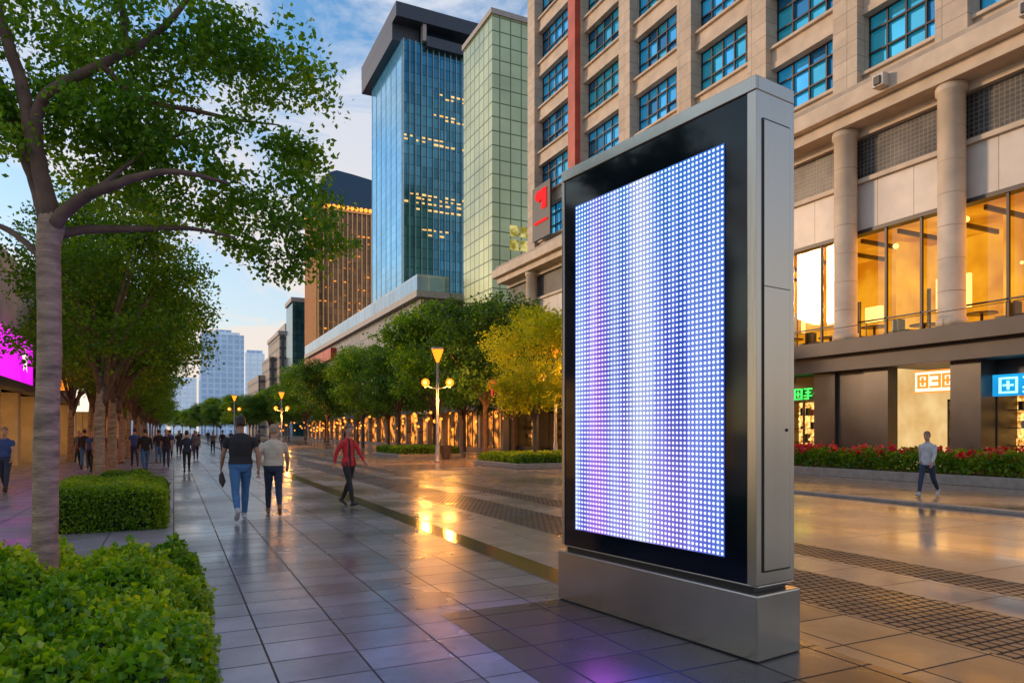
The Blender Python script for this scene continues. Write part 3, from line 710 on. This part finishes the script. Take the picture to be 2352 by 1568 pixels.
def gen_tree(name, seed, trunk_h, H, R, leafmat, nblob=16, dens=26, size=0.15, bark='bark', lean=0.0, clump=0.24, rz=0.72, tr=0.16):
    rnd = random.Random(seed); rg = np.random.default_rng(seed)
    q = MB()
    smooth_tube(q,[(0,0,0),(0.01,0,0.3),(0.03,0.02,trunk_h*0.6),(lean*.4,0,trunk_h),(lean,0,trunk_h+1.2)], [tr*1.35,tr,tr*.85,tr*.75,tr*.45], bark, 12, 4, .06, rnd)
    blobs = []
    cz = (trunk_h+0.3+H)/2; hz = (H-trunk_h-0.0)/2
    for i in range(nblob):
        th = i*2.399+rnd.random()*0.5; u = rnd.uniform(-0.95,1); s = math.sqrt(1-u*u*0.75)
        k = rnd.uniform(0.45,0.8)
        x, y, z = R*k*s*math.cos(th), R*k*s*math.sin(th), cz+hz*0.8*u
        br = R*rnd.uniform(0.25,0.42)
        blobs.append((x+lean,y,z,br,rz))
        if i % 2 == 0:
            smooth_tube(q,[(lean*.4,0,trunk_h*rnd.uniform(.75,1.05)),(lean*.5+x*.3,y*.3,trunk_h+0.35*(z-trunk_h)),(x*.65+lean,y*.65,trunk_h+0.7*(z-trunk_h)),(x*1.05+lean,y*1.05,z+0.1)], [tr*.5,tr*.32,tr*.17,tr*.05], 'bark_dark', 8, 4, .2, rnd)
    blobs.append((lean,0,cz+hz*.3,R*0.5,0.8))
    o = q.obj(name)
    P = blob_points(blobs, dens/(R/3)**2*1.0, clump, rg, 24)
    tree_leaves(o, P, size, leafmat)
    return o
def copy_tree(src, name, loc, rot, sc):
    o = bpy.data.objects.new(name, src.data); COL.objects.link(o); o.location = loc; o.rotation_euler=(0,0,rot); o.scale=(sc,sc,sc) if not isinstance(sc,tuple) else sc
    for c in src.children:
        d = bpy.data.objects.new(c.name, c.data); COL.objects.link(d); d.parent = o
    return o
tA = gen_tree('street_tree', 1, 3.0, 8.2, 3.1, 'leaf_mid', 24, 36, 0.115, lean=0.25, clump=0.2)
tA.location = (-1.95, 23.2, 0)
tB = gen_tree('street_tree', 2, 2.9, 8.0, 2.9, 'leaf_mid', 22, 34, 0.125, lean=0.2, clump=0.2)
tB.location = (-1.9, 27.3, 0)
tC = gen_tree('street_tree', 3, 3.2, 9.6, 4.0, 'leaf_dark', 22, 40, 0.19, bark='bark_dark', clump=0.27)
tC.location = (16, 36.5, 0)
tD = gen_tree('street_tree', 4, 3.0, 10.2, 4.2, 'leaf_mid', 24, 40, 0.19, bark='bark_dark', clump=0.27)
tD.location = (16.5, 46, 0)
tY = gen_tree('street_tree', 5, 2.0, 7.3, 2.8, 'leaf_yel', 20, 34, 0.125, bark='bark_dark', clump=0.2, tr=0.09)
tY.location = (14.9, 28.3, 0.2)
rt = random.Random(21)
for i, y in enumerate((33,40,47,55,63,72,82,94,108,125,145,170,200)):
    copy_tree((tA,tB)[i%2], 'street_tree', (-2.2-0.004*y, y, 0), rt.uniform(0,6.28), rt.uniform(.88,1.02))
for i, y in enumerate((44,54,64,76,90,110,135,160)):
    copy_tree((tB,tA)[i%2], 'street_tree', (-5.0, y, 0), rt.uniform(0,6.28), rt.uniform(1.0,1.2))
for i, y in enumerate((56,67,80,95,112,132,155,182,212)):
    copy_tree((tC,tD)[i%2], 'street_tree', (16+rt.uniform(-.5,.8), y, 0), rt.uniform(0,6.28), rt.uniform(.82,1.02))
for i, (x,y) in enumerate(((20.5,42),(21,52),(22,62),(21,74),(21,88),(20,104),(20,122),(20,144),(20,170))):
    copy_tree((tD,tC)[i%2], 'street_tree', (x, y, 0), rt.uniform(0,6.28), rt.uniform(.85,1.05))
for i, (x,y) in enumerate(((9,190),(11,215),(8,240),(5,260),(10,270),(14,250),(3,300),(0,330),(8,320),(12,160),(12.5,130))):
    copy_tree((tC,tD)[i%2], 'street_tree', (x, y, 0), rt.uniform(0,6.28), rt.uniform(.8,1.1))

# hedges
def box_hedge(name, x0,x1,y0,y1,h,n,size,mat,z0=0.0, kerb=False, rad=0.15):
    e = empty(name)
    q = MB(); m = 0.08
    q.box(x0+m,x1-m,y0+m,y1-m,z0,z0+h-m,'hedge_core'); q.obj('core', e, bevel=rad)
    if kerb:
        q = MB(); q.box(x0-.12,x1+.12,y0-.12,y1+.12,0.004,z0+0.12,'kerb'); q.obj('kerb', e, bevel=0.03)
    A = [(x1-x0)*(y1-y0), (x1-x0)*h, (x1-x0)*h, (y1-y0)*h, (y1-y0)*h]; A = np.array(A)/sum(A)
    pts = []
    for kf, a in enumerate(A):
        m2 = int(n*a); u = RNG.random(m2); w = RNG.random(m2); dp = np.abs(RNG.normal(size=m2))*0.03
        if kf == 0: p = np.stack([x0+(x1-x0)*u, y0+(y1-y0)*w, z0+h-dp],1)
        elif kf == 1: p = np.stack([x0+(x1-x0)*u, y0+dp, z0+h*w],1)
        elif kf == 2: p = np.stack([x0+(x1-x0)*u, y1-dp, z0+h*w],1)
        elif kf == 3: p = np.stack([x0+dp, y0+(y1-y0)*u, z0+h*w],1)
        else: p = np.stack([x1-dp, y0+(y1-y0)*u, z0+h*w],1)
        pts.append(p)
    P = np.concatenate(pts)
    c = np.array([(x0+x1)/2,(y0+y1)/2,z0+h/2]); hf = np.array([(x1-x0)/2,(y1-y0)/2,h/2])
    ins = np.clip(P, c-hf+rad*np.array([1,1,1]), c+hf-rad*np.array([1,1,1])); ins[:,2] = np.minimum(P[:,2], c[2]+hf[2]-rad)
    d = P-ins; ln = np.linalg.norm(d,axis=1)[:,None]+1e-6
    P = ins + d/ln*np.minimum(ln, rad)
    P += 0.022*np.sin(P[:,[1,2,0]]*7)+RNG.normal(size=P.shape)*0.016
    o = bpy.data.objects.new('foliage', leaves_mesh('foliage', P, size, mat)); COL.objects.link(o); o.parent = e
    return e
box_hedge('clipped_hedge', -1.9,-0.12,12.7,16.2,0.70,32000,0.055,'leaf_hedge', rad=0.2)
box_hedge('round_shrub', -1.6,-0.5,18.2,20.2,0.62,8000,0.07,'leaf_mid', rad=0.3)
box_hedge('clipped_hedge', 12.2,16.0,40.5,46,0.55,9000,0.13,'leaf_hedge', kerb=True, z0=0.1)
box_hedge('clipped_hedge', 13.0,18.2,26.2,30.6,0.5,12000,0.12,'leaf_hedge', kerb=True, z0=0.12, rad=0.3)

# foreground shrub bed
sb = empty('shrub_bed')
x0,x1,y0,y1 = -3.2, 0.16, 1.2, 8.2
dm = [(RNG.uniform(x0,x1), RNG.uniform(y0,y1), RNG.uniform(.18,.42), RNG.uniform(.06,.32)) for _ in range(200)]
edge_n = lambda t: 0.10*np.sin(t*4.1)+0.06*np.sin(t*9.7+1)+0.03*np.sin(t*23)
def hh(x, y):
    e = np.minimum.reduce([x-x0, x1-x+edge_n(y)-0.06, y-y0, y1-y+edge_n(x*1.3)-0.05]); e = np.clip(e/0.28, 0, 1)
    b = np.sqrt(np.clip(1-(1-e)**2, 0, 1))*0.31
    z = np.zeros_like(x)
    for (a,c,s,h) in dm: z = np.maximum(z, h*np.exp(-((x-a)**2+(y-c)**2)/(s*s*0.45)))
    return b + z*np.clip(e*1.5,0.0,1)
gx, gy = np.meshgrid(np.linspace(x0+.05,x1+.1,60), np.linspace(y0+.05,y1+.1,110))
gz = hh(gx,gy)-0.07
vs = [(float(a),float(c),float(d)) for a,c,d in zip(gx.ravel(),gy.ravel(),gz.ravel())]
fs = [(j*60+i, j*60+i+1, (j+1)*60+i+1, (j+1)*60+i) for j in range(109) for i in range(59)]
me = bpy.data.meshes.new('shrub_core'); me.from_pydata(vs, [], fs); me.materials.append(M['hedge_core'])
o = bpy.data.objects.new('shrub_core', me); COL.objects.link(o); o.parent = sb
n = 115000
px_ = RNG.uniform(x0,x1+.16,n); py_ = RNG.uniform(y0,y1+.16,n)
hz_ = hh(px_,py_)
keep = hz_ > 0.02
px_,py_,hz_ = px_[keep],py_[keep],hz_[keep]; n = len(px_)
pz_ = hz_ - np.abs(RNG.normal(size=n))*0.05 + 0.015
P = np.stack([px_+RNG.normal(size=n)*0.015, py_, np.maximum(pz_,0.02)],1)
ns_ = 26000; ye = RNG.uniform(y0,y1,ns_); ze = RNG.uniform(0.02,0.34,ns_)
P2 = np.stack([x1+edge_n(ye)-0.06-0.10*(ze/0.36)**2+RNG.normal(size=ns_)*0.03, ye, ze],1)
ks = 1300; sx0 = RNG.uniform(x0,x1,ks); sy0 = RNG.uniform(y0,y1,ks); sz0 = hh(sx0,sy0)
P3 = np.concatenate([np.stack([sx0+RNG.normal(size=ks)*.022, sy0+RNG.normal(size=ks)*.022, sz0+RNG.uniform(0,.10,ks)],1) for _ in range(13)])
o = bpy.data.objects.new('foliage', leaves_mesh('foliage', np.concatenate([P,P2,P3]), 0.050, 'leaf_shrub', aspect=0.38, up=0.5)); COL.objects.link(o); o.parent = sb

# ------------------------------------------------------------------ street lamps
def lamp(loc, rot=0, s=1.0, light=True):
    e = empty('street_lamp', loc, rot); e.scale = (s,s,s)
    q = MB()
    q.tube([(0,0,0),(0,0,.12),(0,0,.14),(0,0,.9),(0,0,.95),(0,0,5.1)], [.17,.17,.11,.10,.075,.055], 'pole', 14)
    q.tube([(-.62,0,3.95),(-.3,0,3.82),(0,0,3.78),(.3,0,3.82),(.62,0,3.95)], [.025]*5, 'pole', 8)
    q.tube([(0,0,5.1),(0,0,5.2),(0,0,5.75)], [.06,.10,.30], 'bulb', 14)
    q.tube([(0,0,5.752),(0,0,5.85)], [.33,.33], 'pole', 14)
    for sx_ in (-.62,.62):
        q.ball((sx_,0,4.08), .21, 'bulb', 12); q.tube([(sx_,0,3.84),(sx_,0,3.91)], [.03,.09], 'pole', 8)
        q.ball((sx_,-.13,4.08), .115, 'bulb_w', 10)
    q.obj('lamp_post', e)
    if light:
        for sx_ in (-.62,.62):
            l = bpy.data.lights.new('bulb_light','POINT'); l.energy = 520; l.color=(1,.38,.06); l.shadow_soft_size=.2
            lo = bpy.data.objects.new('bulb_light', l); COL.objects.link(lo); lo.parent = e; lo.location=(sx_*1.0,0,3.6)
    return e
rc = math.radians(-25.9)
lamp((12.1,33.6,0), rc); lamp((16.9,29.9,0.1), rc); lamp((8.6,118,0), rc, 1.25, light=False); lamp((10.4,78,0), rc)

q = MB()
q.ball((14.2,31.5,3.9), .22, 'neon_r', 12, (1,1,1.2)); q.tube([(14.2,31.5,4.15),(14.2,31.5,4.6)], [.01,.01], 'black', 6)
q.tube([(14.2,31.5,3.62),(14.2,31.5,3.3)], [.05,.02], 'neon_r', 8)
q.obj('red_lantern')
q = MB()
q.tube([(14.0,37.5,.004),(14.0,37.5,.1),(14.0,37.5,.75),(14.0,37.5,.8)], [.2,.25,.35,.38], 'brown_stone', 14)
q.obj('planter_pot')
f = MB()
for y in np.arange(60,120,1.6):
    f.tube([(13.2,y,0),(13.2,y,1.0)], [.03,.03], 'steel_dark', 6)
f.box(13.17,13.23,60,120,.96,1.02,'steel_dark'); f.box(13.17,13.23,60,120,.45,.5,'steel_dark')
f.obj('railing')
q = MB()
for i in range(80):
    q.ball((rt.uniform(18,25), rt.uniform(50,150), rt.uniform(1.6,3.4)), .14, 'bulb_s', 6)
q.obj('string_lights')

# ------------------------------------------------------------------ people
def pm(name, c, rough=0.8, var=0.15): 
    M[name] = basic(name, c, rough, 0, var, 9, 0.35, 30)
pm('skin',(0.50,0.27,0.18),0.5,0.06); pm('skin_tan',(0.38,0.19,0.12),0.5,0.06)
pm('tee_black',(0.018,0.017,0.02)); pm('jeans',(0.05,0.15,0.33)); pm('tee_cream',(0.62,0.51,0.40)); pm('navy',(0.022,0.035,0.075))
pm('hair_black',(0.012,0.010,0.010),0.5); pm('hair_grey',(0.30,0.22,0.15),0.6); pm('red_cloth',(0.58,0.025,0.03)); pm('shoe_white',(0.45,0.45,0.47)); pm('shoe_dark',(0.03,0.03,0.03))
pm('shoe_tan',(0.30,0.15,0.08)); pm('blue_cloth',(0.03,0.07,0.22)); pm('grey_cloth',(0.10,0.10,0.11)); pm('lip',(0.35,0.09,0.08)); pm('eye_dark',(0.01,0.01,0.01),0.2); pm('bag',(0.05,0.04,0.035))

def human(name, loc, heading, height, c, lR=(25,5), lL=(-22,18), aR=(-20,12), aL=(22,15), build=1.0, head_turn=0, head_tilt=0, voxel=0.012, fem=False, hair='short', jacket=False, prop=None, armout=8):
    V=[]; F=[]; LB=[]
    def loft(rings, n=14):
        dense=[]
        for i in range(len(rings)-1):
            a,b2 = rings[i], rings[i+1]
            st = max(1,int((a[0]-b2[0]).length/0.018))
            for k in range(st):
                t=k/st; dense.append((a[0].lerp(b2[0],t), a[1].lerp(b2[1],t).normalized(), a[2].lerp(b2[2],t).normalized(), a[3]+(b2[3]-a[3])*t, a[4]+(b2[4]-a[4])*t, a[5]))
        dense.append(rings[-1])
        b0=len(V)
        for (cc,u,w,ru,rw,lb) in dense:
            for j in range(n):
                an=2*math.pi*j/n; V.append(cc+u*(ru*math.cos(an))+w*(rw*math.sin(an))); LB.append(lb)
        for i in range(len(dense)-1):
            for j in range(n): F.append((b0+i*n+j,b0+i*n+(j+1)%n,b0+(i+1)*n+(j+1)%n,b0+(i+1)*n+j))
        F.append(tuple(b0+j for j in reversed(range(n)))); F.append(tuple(b0+(len(dense)-1)*n+j for j in range(n)))
    X=Vector((1,0,0)); Y=Vector((0,1,0)); Z=Vector((0,0,1))
    def limb(pts, rads, labs, flat=1.0):
        rs=[]
        for i,p_ in enumerate(pts):
            t=(pts[min(i+1,len(pts)-1)]-pts[max(i-1,0)]).normalized()
            u=(X-t*X.dot(t)).normalized(); w=t.cross(u)
            rs.append((p_,u,w,rads[i]*flat,rads[i],labs[min(i,len(labs)-1)]))
        loft(rs)
    hw = 0.86 if fem else 1.0; ww = 0.80 if fem else 1.0
    B_=build
    T_=[(0.83,.11,.095,'P'),(0.90,.165,.115,'P'),(0.955,.166,.115,'P'),(0.97,.172,.120,'S'),(1.08,.150*ww+.004,.108,'S'),(1.22,.166*hw,.117,'S'),(1.33,.180*hw,.115,'S'),(1.40,.167*hw,.095,'S'),(1.45,.105,.07,'S'),(1.475,.06,.058,'S')]
    if jacket: T_=[(0.80,.10,.09,'P'),(0.86,.150,.11,'P'),(0.875,.180,.128,'S'),(0.97,.176,.125,'S')]+T_[4:]
    loft([(Vector((0,(-.012 if z>1.2 else 0),z)),X,Y,rx*B_,ry*B_,lb) for z,rx,ry,lb in T_], 20)
    loft([(Vector((0,-.01,1.44)),X,Y,.058,.058,'K'),(Vector((0,.0,1.56)),X,Y,.052,.055,'K')])
    hd=[(1.525,.028,.035,.035),(1.545,.047,.055,.025),(1.58,.060,.075,.015),(1.62,.069,.087,.010),(1.66,.074,.093,.006),(1.70,.072,.090,.003),(1.735,.056,.070,0),(1.755,.030,.040,0),(1.76,.01,.012,0)]
    hb=len(V)
    loft([(Vector((0,off+.005,z)),X,Y,rx,ry,'H') for z,rx,ry,off in hd],18)
    loft([(Vector((0,.085,1.655)),X,Y,.008,.008,'H'),(Vector((0,.108,1.622)),X,Y,.013,.012,'H'),(Vector((0,.098,1.608)),X,Y,.012,.010,'H')],8)
    for s in (-1,1):
        loft([(Vector((s*.070,0,1.60)),X,Y,.010,.012,'H'),(Vector((s*.078,-.006,1.63)),X,Y,.010,.02,'H'),(Vector((s*.078,-.008,1.66)),X,Y,.009,.018,'H')],8)
    if hair!='none':
        hr=[(1.60,.066,.045,-.055),(1.64,.076,.065,-.042),(1.68,.081,.090,-.018),(1.72,.078,.094,-.004),(1.755,.060,.074,-.004),(1.775,.03,.04,-.004)]
        if hair=='long': hr=[(1.44,.060,.035,-.075),(1.48,.085,.050,-.068),(1.56,.096,.062,-.050)]+[(z,rx*1.12,ry*1.02,off) for z,rx,ry,off in hr]
        loft([(Vector((0,off,z)),X,Y,rx,ry,'R') for z,rx,ry,off in hr],18)
    he=len(V)
    Rh=Matrix.Rotation(math.radians(head_turn),3,'Z')@Matrix.Rotation(math.radians(-head_tilt),3,'X')
    pc=Vector((0,0,1.53))
    for i in range(hb,he): V[i]=Rh@(V[i]-pc)+pc
    for s,(th,kn) in ((1,lR),(-1,lL)):
        th_,sh_=math.radians(th),math.radians(th-kn)
        hip=Vector((s*.088,0,.91)); knee=hip+Vector((s*.005,math.sin(th_),-math.cos(th_)))*.43
        ank=knee+Vector((0,math.sin(sh_),-math.cos(sh_)))*.41
        lg = .90 if fem else 1.0
        limb([hip+Z*.03,hip.lerp(knee,.3),hip.lerp(knee,.75),knee,knee.lerp(ank,.3),knee.lerp(ank,.7),knee.lerp(ank,.93),ank,ank+(ank-knee).normalized()*.03],
             [r_*lg for r_ in (.092,.090,.070,.062,.062,.050,.046,.040,.036)],['P','P','P','P','P','P','F','F'])
        pit = max(0, -math.degrees(sh_))*0.9 if (th-kn)<-8 else (-14 if th>14 else 0)
        pr=math.radians(-pit); fd=Vector((s*.06,math.cos(pr),math.sin(pr))).normalized()
        sole=ank+(ank-knee).normalized()*.045
        up_=Vector((0,-math.sin(pr),math.cos(pr)))
        rs=[(sole-fd*.075+up_*.005,X,up_,.028,.028,'F'),(sole-fd*.055,X,up_,.036,.038,'F'),(sole+fd*.03,X,up_,.040,.036,'F'),(sole+fd*.10-up_*.010,X,up_,.045,.026,'F'),(sole+fd*.155-up_*.014,X,up_,.038,.020,'F'),(sole+fd*.18-up_*.016,X,up_,.02,.012,'F')]
        loft(rs,12)
    hands=[]
    for s,(sw,el) in ((1,aR),(-1,aL)):
        a0,a1=math.radians(sw),math.radians(sw+el); ao=math.radians(armout)
        shd=Vector((s*.178*hw*B_,-.01,1.395)); elb=shd+Vector((s*math.sin(ao),math.sin(a0)*math.cos(ao),-math.cos(a0)*math.cos(ao)))*.285
        wr=elb+Vector((s*math.sin(ao)*.3,math.sin(a1),-math.cos(a1))).normalized()*.245
        lab = ['S','S','S','S','S','A','A'] if jacket else ['S','S','A','A','A','A','A']
        rad = [.062,.060,.054,.047,.044,.034,.028] if jacket else [.060,.062,.042,.038,.036,.028,.025]
        limb([shd-X*s*.02,shd.lerp(elb,.30),shd.lerp(elb,.62),elb,elb.lerp(wr,.3),elb.lerp(wr,.88),wr],rad if not fem else [r_*.9 for r_ in rad],lab)
        fd=(wr-elb).normalized(); pl_=wr+fd*.085
        u=Y-fd*Y.dot(fd); u=u.normalized()
        w=fd.cross(u)
        loft([(wr-fd*.01,w,u,.016,.024,'A'),(wr+fd*.03,w,u,.016,.036,'A'),(pl_,w,u,.013,.040,'A')],10)
        hands.append((s,wr,pl_,fd,u,w))
    me=bpy.data.meshes.new(name); me.from_pydata([tuple(v) for v in V],[],F); me.update()
    o=bpy.data.objects.new(name,me); COL.objects.link(o)
    r=o.modifiers.new('r','REMESH'); r.mode='VOXEL'; r.voxel_size=voxel; r.adaptivity=0
    sm=o.modifiers.new('s','SMOOTH'); sm.factor=.5; sm.iterations=2
    dg=bpy.context.evaluated_depsgraph_get(); ev=o.evaluated_get(dg); m2=bpy.data.meshes.new_from_object(ev)
    o.modifiers.clear()
    kd=kdtree.KDTree(len(V))
    for i,v in enumerate(V): kd.insert(v,i)
    kd.balance()
    labs=['S','P','K','H','R','A','F']; keys=[c['S'],c['P'],c['skin'],c['skin'],c['R'],c['skin'],c['F'],c.get('S2',c['S'])]
    vs=[v.co.copy() for v in m2.vertices]; fs=[]; mi=[]
    for p_ in m2.polygons:
        fs.append(tuple(p_.vertices)); ce=p_.center; _,i,_=kd.find(ce); lb=LB[i]; k_=labs.index(lb)
        if jacket and lb=='S' and ce.y>0.04 and .88<ce.z<1.46 and .035<abs(ce.x)<.085: k_=7
        mi.append(k_)
    nb=len(keys)
    ext=MB()
    for (s,wr,pl_,fd,u,w) in hands:
        inn = Vector((-s,0,0)); inn=(inn-fd*inn.dot(fd)).normalized()
        for k in range(4):
            off=(k-1.5)*.019; ln=(.032,.037,.035,.028)[3-k]
            b1=pl_+u*off-fd*.012; b2=b1+fd*(ln+.012)+inn*.006; b3=b2+(fd*.75+inn*.65).normalized()*ln*.8; b4=b3+(fd*.3+inn*.95).normalized()*ln*.55
            ext.tube([b1,b2,b3,b4],[.0095,.009,.008,.006],c['skin'],6)
        t1=wr+fd*.03+u*.030; ext.tube([t1,t1+(fd*.6+u*.6+inn*.3).normalized()*.035,t1+(fd*.9+u*.35+inn*.4).normalized()*.062],[.012,.011,.008],c['skin'],6)
        if prop and prop[0]==s:
            pp=pl_+inn*.02+fd*.02
            if prop[1]=='phone':
                ext.tube([pp-u*.04,pp+u*.05],[.028,.028],'bag',4)
            else:
                ext.tube([pp,pp-Vector((s*-.01,.02,.06)),pp-Vector((0,.06,.16)),pp-Vector((0,.12,.25))],[.015,.04,.055,.012],'bag',8)
    for s in (-1,1):
        pe=Rh@(Vector((s*.030,.090,1.652))-pc)+pc; ext.ball(pe,.010,'eye_dark',8,(1.3,.8,.7))
        pe=Rh@(Vector((s*.030,.093,1.672))-pc)+pc; ext.ball(pe,.009,c['R'],6,(2,.7,.4))
    pe=Rh@(Vector((0,.088,1.575))-pc)+pc; ext.ball(pe,.012,'lip',8,(1.7,.6,.5))
    b0=len(vs); vs+= [Vector(v) for v in ext.v]; fs+=[tuple(b0+i for i in f_) for f_ in ext.f]; mi+=[nb+i for i in ext.m]
    zmin=min(v.z for v in vs); sc=height/(1.765)
    vs=[Vector((v.x*sc,v.y*sc,(v.z-zmin)*sc)) for v in vs]
    m3=bpy.data.meshes.new(name); m3.from_pydata([tuple(v) for v in vs],[],fs)
    for k_ in keys: m3.materials.append(M[k_])
    for k_ in ext.mats: m3.materials.append(M[k_])
    m3.polygons.foreach_set('material_index',mi); m3.polygons.foreach_set('use_smooth',[True]*len(fs)); m3.update()
    o.data=m3; o.location=(loc[0],loc[1],.006); o.rotation_euler=(0,0,math.radians(heading))
    return o
human('walking_man',(1.07,13.27),2,1.88,dict(S='tee_black',P='jeans',skin='skin_tan',R='hair_black',F='shoe_white'),lR=(18,4),lL=(-14,34),aR=(-12,14),aL=(14,18),build=1.15,prop=(-1,'bag'),armout=12,voxel=.011)
human('walking_pedestrian',(1.72,14.0),-4,1.73,dict(S='tee_cream',P='navy',skin='skin',R='hair_grey',F='shoe_tan'),lR=(-12,30),lL=(16,4),aR=(8,35),aL=(-12,10),build=1.15,prop=(1,'phone'),armout=12,voxel=.011)
human('walking_woman',(3.35,14.85),-150,1.74,dict(S='red_cloth',S2='tee_black',P='tee_black',skin='skin',R='hair_black',F='shoe_dark'),lR=(17,4),lL=(-13,16),aR=(-24,14),aL=(20,14),head_turn=-25,head_tilt=12,fem=True,jacket=True,hair='long',armout=18,voxel=.011)
far=[((-4.0,22.3),175,1.72,'blue_cloth','navy','hair_black'),((0.45,29.5),0,1.65,'navy','tee_black','hair_black'),((-0.3,34.5),180,1.7,'tee_black','navy','hair_black'),
     ((-1.0,30.5),10,1.72,'tee_black','jeans','hair_black'),((-2.9,31.5),170,1.65,'blue_cloth','tee_black','hair_black'),((-2.3,33.0),5,1.7,'grey_cloth','navy','hair_grey'),((-6.0+1.0,36),0,1.65,'tee_black','navy','hair_black'),
     ((3.2,55),0,1.7,'tee_black','navy','hair_black'),((2.6,56),180,1.62,'grey_cloth','tee_black','hair_black'),((-0.2,46),0,1.7,'blue_cloth','navy','hair_black'),((0.9,62),180,1.7,'tee_cream','navy','hair_black'),((-0.7,40),0,1.7,'tee_black','jeans','hair_black'),((5.5,80),0,1.7,'tee_black','navy','hair_black'),((1.8,75),180,1.7,'red_cloth','navy','hair_black')]
crowd=[]
for i,(l,h,ht,s_,p_,r_) in enumerate(far):
    crowd.append(human('pedestrian',l,h,ht,dict(S=s_,P=p_,skin='skin',R=r_,F='shoe_dark'),lR=((20,4) if i%2 else (-16,20)),lL=((-16,22) if i%2 else (18,4)),voxel=.02,fem=bool(i%3==1),jacket=bool(i%2)))
human('pedestrian',(16.6,10.9),100,1.62,dict(S='shoe_white',P='navy',skin='skin',R='hair_black',F='shoe_white'),lR=(22,6),lL=(-18,24),jacket=True,voxel=.016,head_tilt=10)
for i,(x,y) in enumerate(((-3.4,34.5),(-3.9,38),(-1.6,36),(-4.4,42),(-3.1,45),(0.3,51),(-0.9,54),(-3.8,55),(1.6,66),(-0.4,70),(-3.5,68),(2.6,88),(0.6,84),(3.9,96),(6.4,62),(-2.5,29.8),(1.1,42.5))):
    s_=crowd[(i*5+3)%(len(crowd)-1)]
    o=bpy.data.objects.new('pedestrian',s_.data); COL.objects.link(o); o.location=(x,y,.006); o.rotation_euler=(0,0,math.radians((0,180,8,172)[i%4])); o.scale=(1,1,rt.uniform(.94,1.04))

# ------------------------------------------------------------------ sky & sun
w = bpy.data.worlds.new('World'); scene.world = w; w.use_nodes = True
nt = w.node_tree; lk = nt.links; bg = nt.nodes['Background']
SE, SR = math.radians(11), math.radians(-50)
sky = nt.nodes.new('ShaderNodeTexSky'); sky.sky_type='NISHITA'; sky.sun_disc=False; sky.sun_elevation=SE; sky.sun_rotation=SR; sky.air_density=1.2; sky.dust_density=0.8; sky.ozone_density=2.5
tc = nt.nodes.new('ShaderNodeTexCoord'); mp = nt.nodes.new('ShaderNodeMapping'); mp.inputs['Scale'].default_value=(1.5,1.2,4.2); mp.inputs['Rotation'].default_value=(0.25,0.35,0.3)
lk.new(tc.outputs['Generated'], mp.inputs[0])
nz = nt.nodes.new('ShaderNodeTexNoise'); nz.inputs['Scale'].default_value=2.6; nz.inputs['Detail'].default_value=10; nz.inputs['Roughness'].default_value=.62; nz.inputs['Distortion'].default_value=.8
lk.new(mp.outputs[0], nz.inputs[0])
sp = nt.nodes.new('ShaderNodeSeparateXYZ'); lk.new(tc.outputs['Generated'], sp.inputs[0])
ma = nt.nodes.new('ShaderNodeMapRange'); ma.inputs[1].default_value=.42; ma.inputs[2].default_value=.60; lk.new(nz.outputs[0], ma.inputs[0])
hz = nt.nodes.new('ShaderNodeMapRange'); hz.inputs[1].default_value=0.0; hz.inputs[2].default_value=.48; hz.inputs[3].default_value=.80; hz.inputs[4].default_value=0.0; lk.new(sp.outputs[2], hz.inputs[0])
ad = nt.nodes.new('ShaderNodeMath'); ad.operation='ADD'; ad.use_clamp=True; lk.new(ma.outputs[0], ad.inputs[0]); lk.new(hz.outputs[0], ad.inputs[1])
mu = nt.nodes.new('ShaderNodeMath'); mu.operation='MULTIPLY'; mu.inputs[1].default_value=.90; lk.new(ad.outputs[0], mu.inputs[0])
cr = nt.nodes.new('ShaderNodeValToRGB'); cr.color_ramp.elements[0].position=0; cr.color_ramp.elements[0].color=(1.0,.80,.66,1); cr.color_ramp.elements[1].position=.45; cr.color_ramp.elements[1].color=(.76,.80,.90,1)
e_ = cr.color_ramp.elements.new(0.2); e_.color=(.97,.86,.80,1)
lk.new(sp.outputs[2], cr.inputs[0])
sc_ = nt.nodes.new('ShaderNodeVectorMath'); sc_.operation='SCALE'; sc_.inputs['Scale'].default_value=7.5; lk.new(cr.outputs[0], sc_.inputs[0])
ti = nt.nodes.new('ShaderNodeMix'); ti.data_type='RGBA'; ti.blend_type='MULTIPLY'; ti.inputs[0].default_value=1; ti.inputs[7].default_value=(1.25,1.75,2.1,1); lk.new(sky.outputs[0], ti.inputs[6])
mx = nt.nodes.new('ShaderNodeMix'); mx.data_type='RGBA'; lk.new(mu.outputs[0], mx.inputs[0]); lk.new(ti.outputs[2], mx.inputs[6]); lk.new(sc_.outputs[0], mx.inputs[7])
lk.new(mx.outputs[2], bg.inputs[0]); bg.inputs[1].default_value = 0.13

sl = bpy.data.lights.new('sun','SUN'); sl.energy = 2.1; sl.angle = math.radians(6); sl.color=(1,.62,.34)
so = bpy.data.objects.new('sun', sl); COL.objects.link(so)
sd = Vector((math.sin(SR)*math.cos(SE), math.cos(SR)*math.cos(SE), math.sin(SE)))
so.rotation_euler = sd.to_track_quat('Z','Y').to_euler()

# ------------------------------------------------------------------ camera
cam = bpy.data.cameras.new('camera'); co = bpy.data.objects.new('camera', cam); COL.objects.link(co)
co.location = (0,0,1.6); co.rotation_euler = (math.radians(90),0,math.radians(-25.9))
cam.sensor_width = 36; cam.lens = 1600/2352*36; cam.shift_y = (990-784)/2352; cam.clip_end = 5000; cam.clip_start = 0.05
scene.camera = co
scene.view_settings.view_transform='Standard'; scene.view_settings.look='None'; scene.view_settings.exposure=0
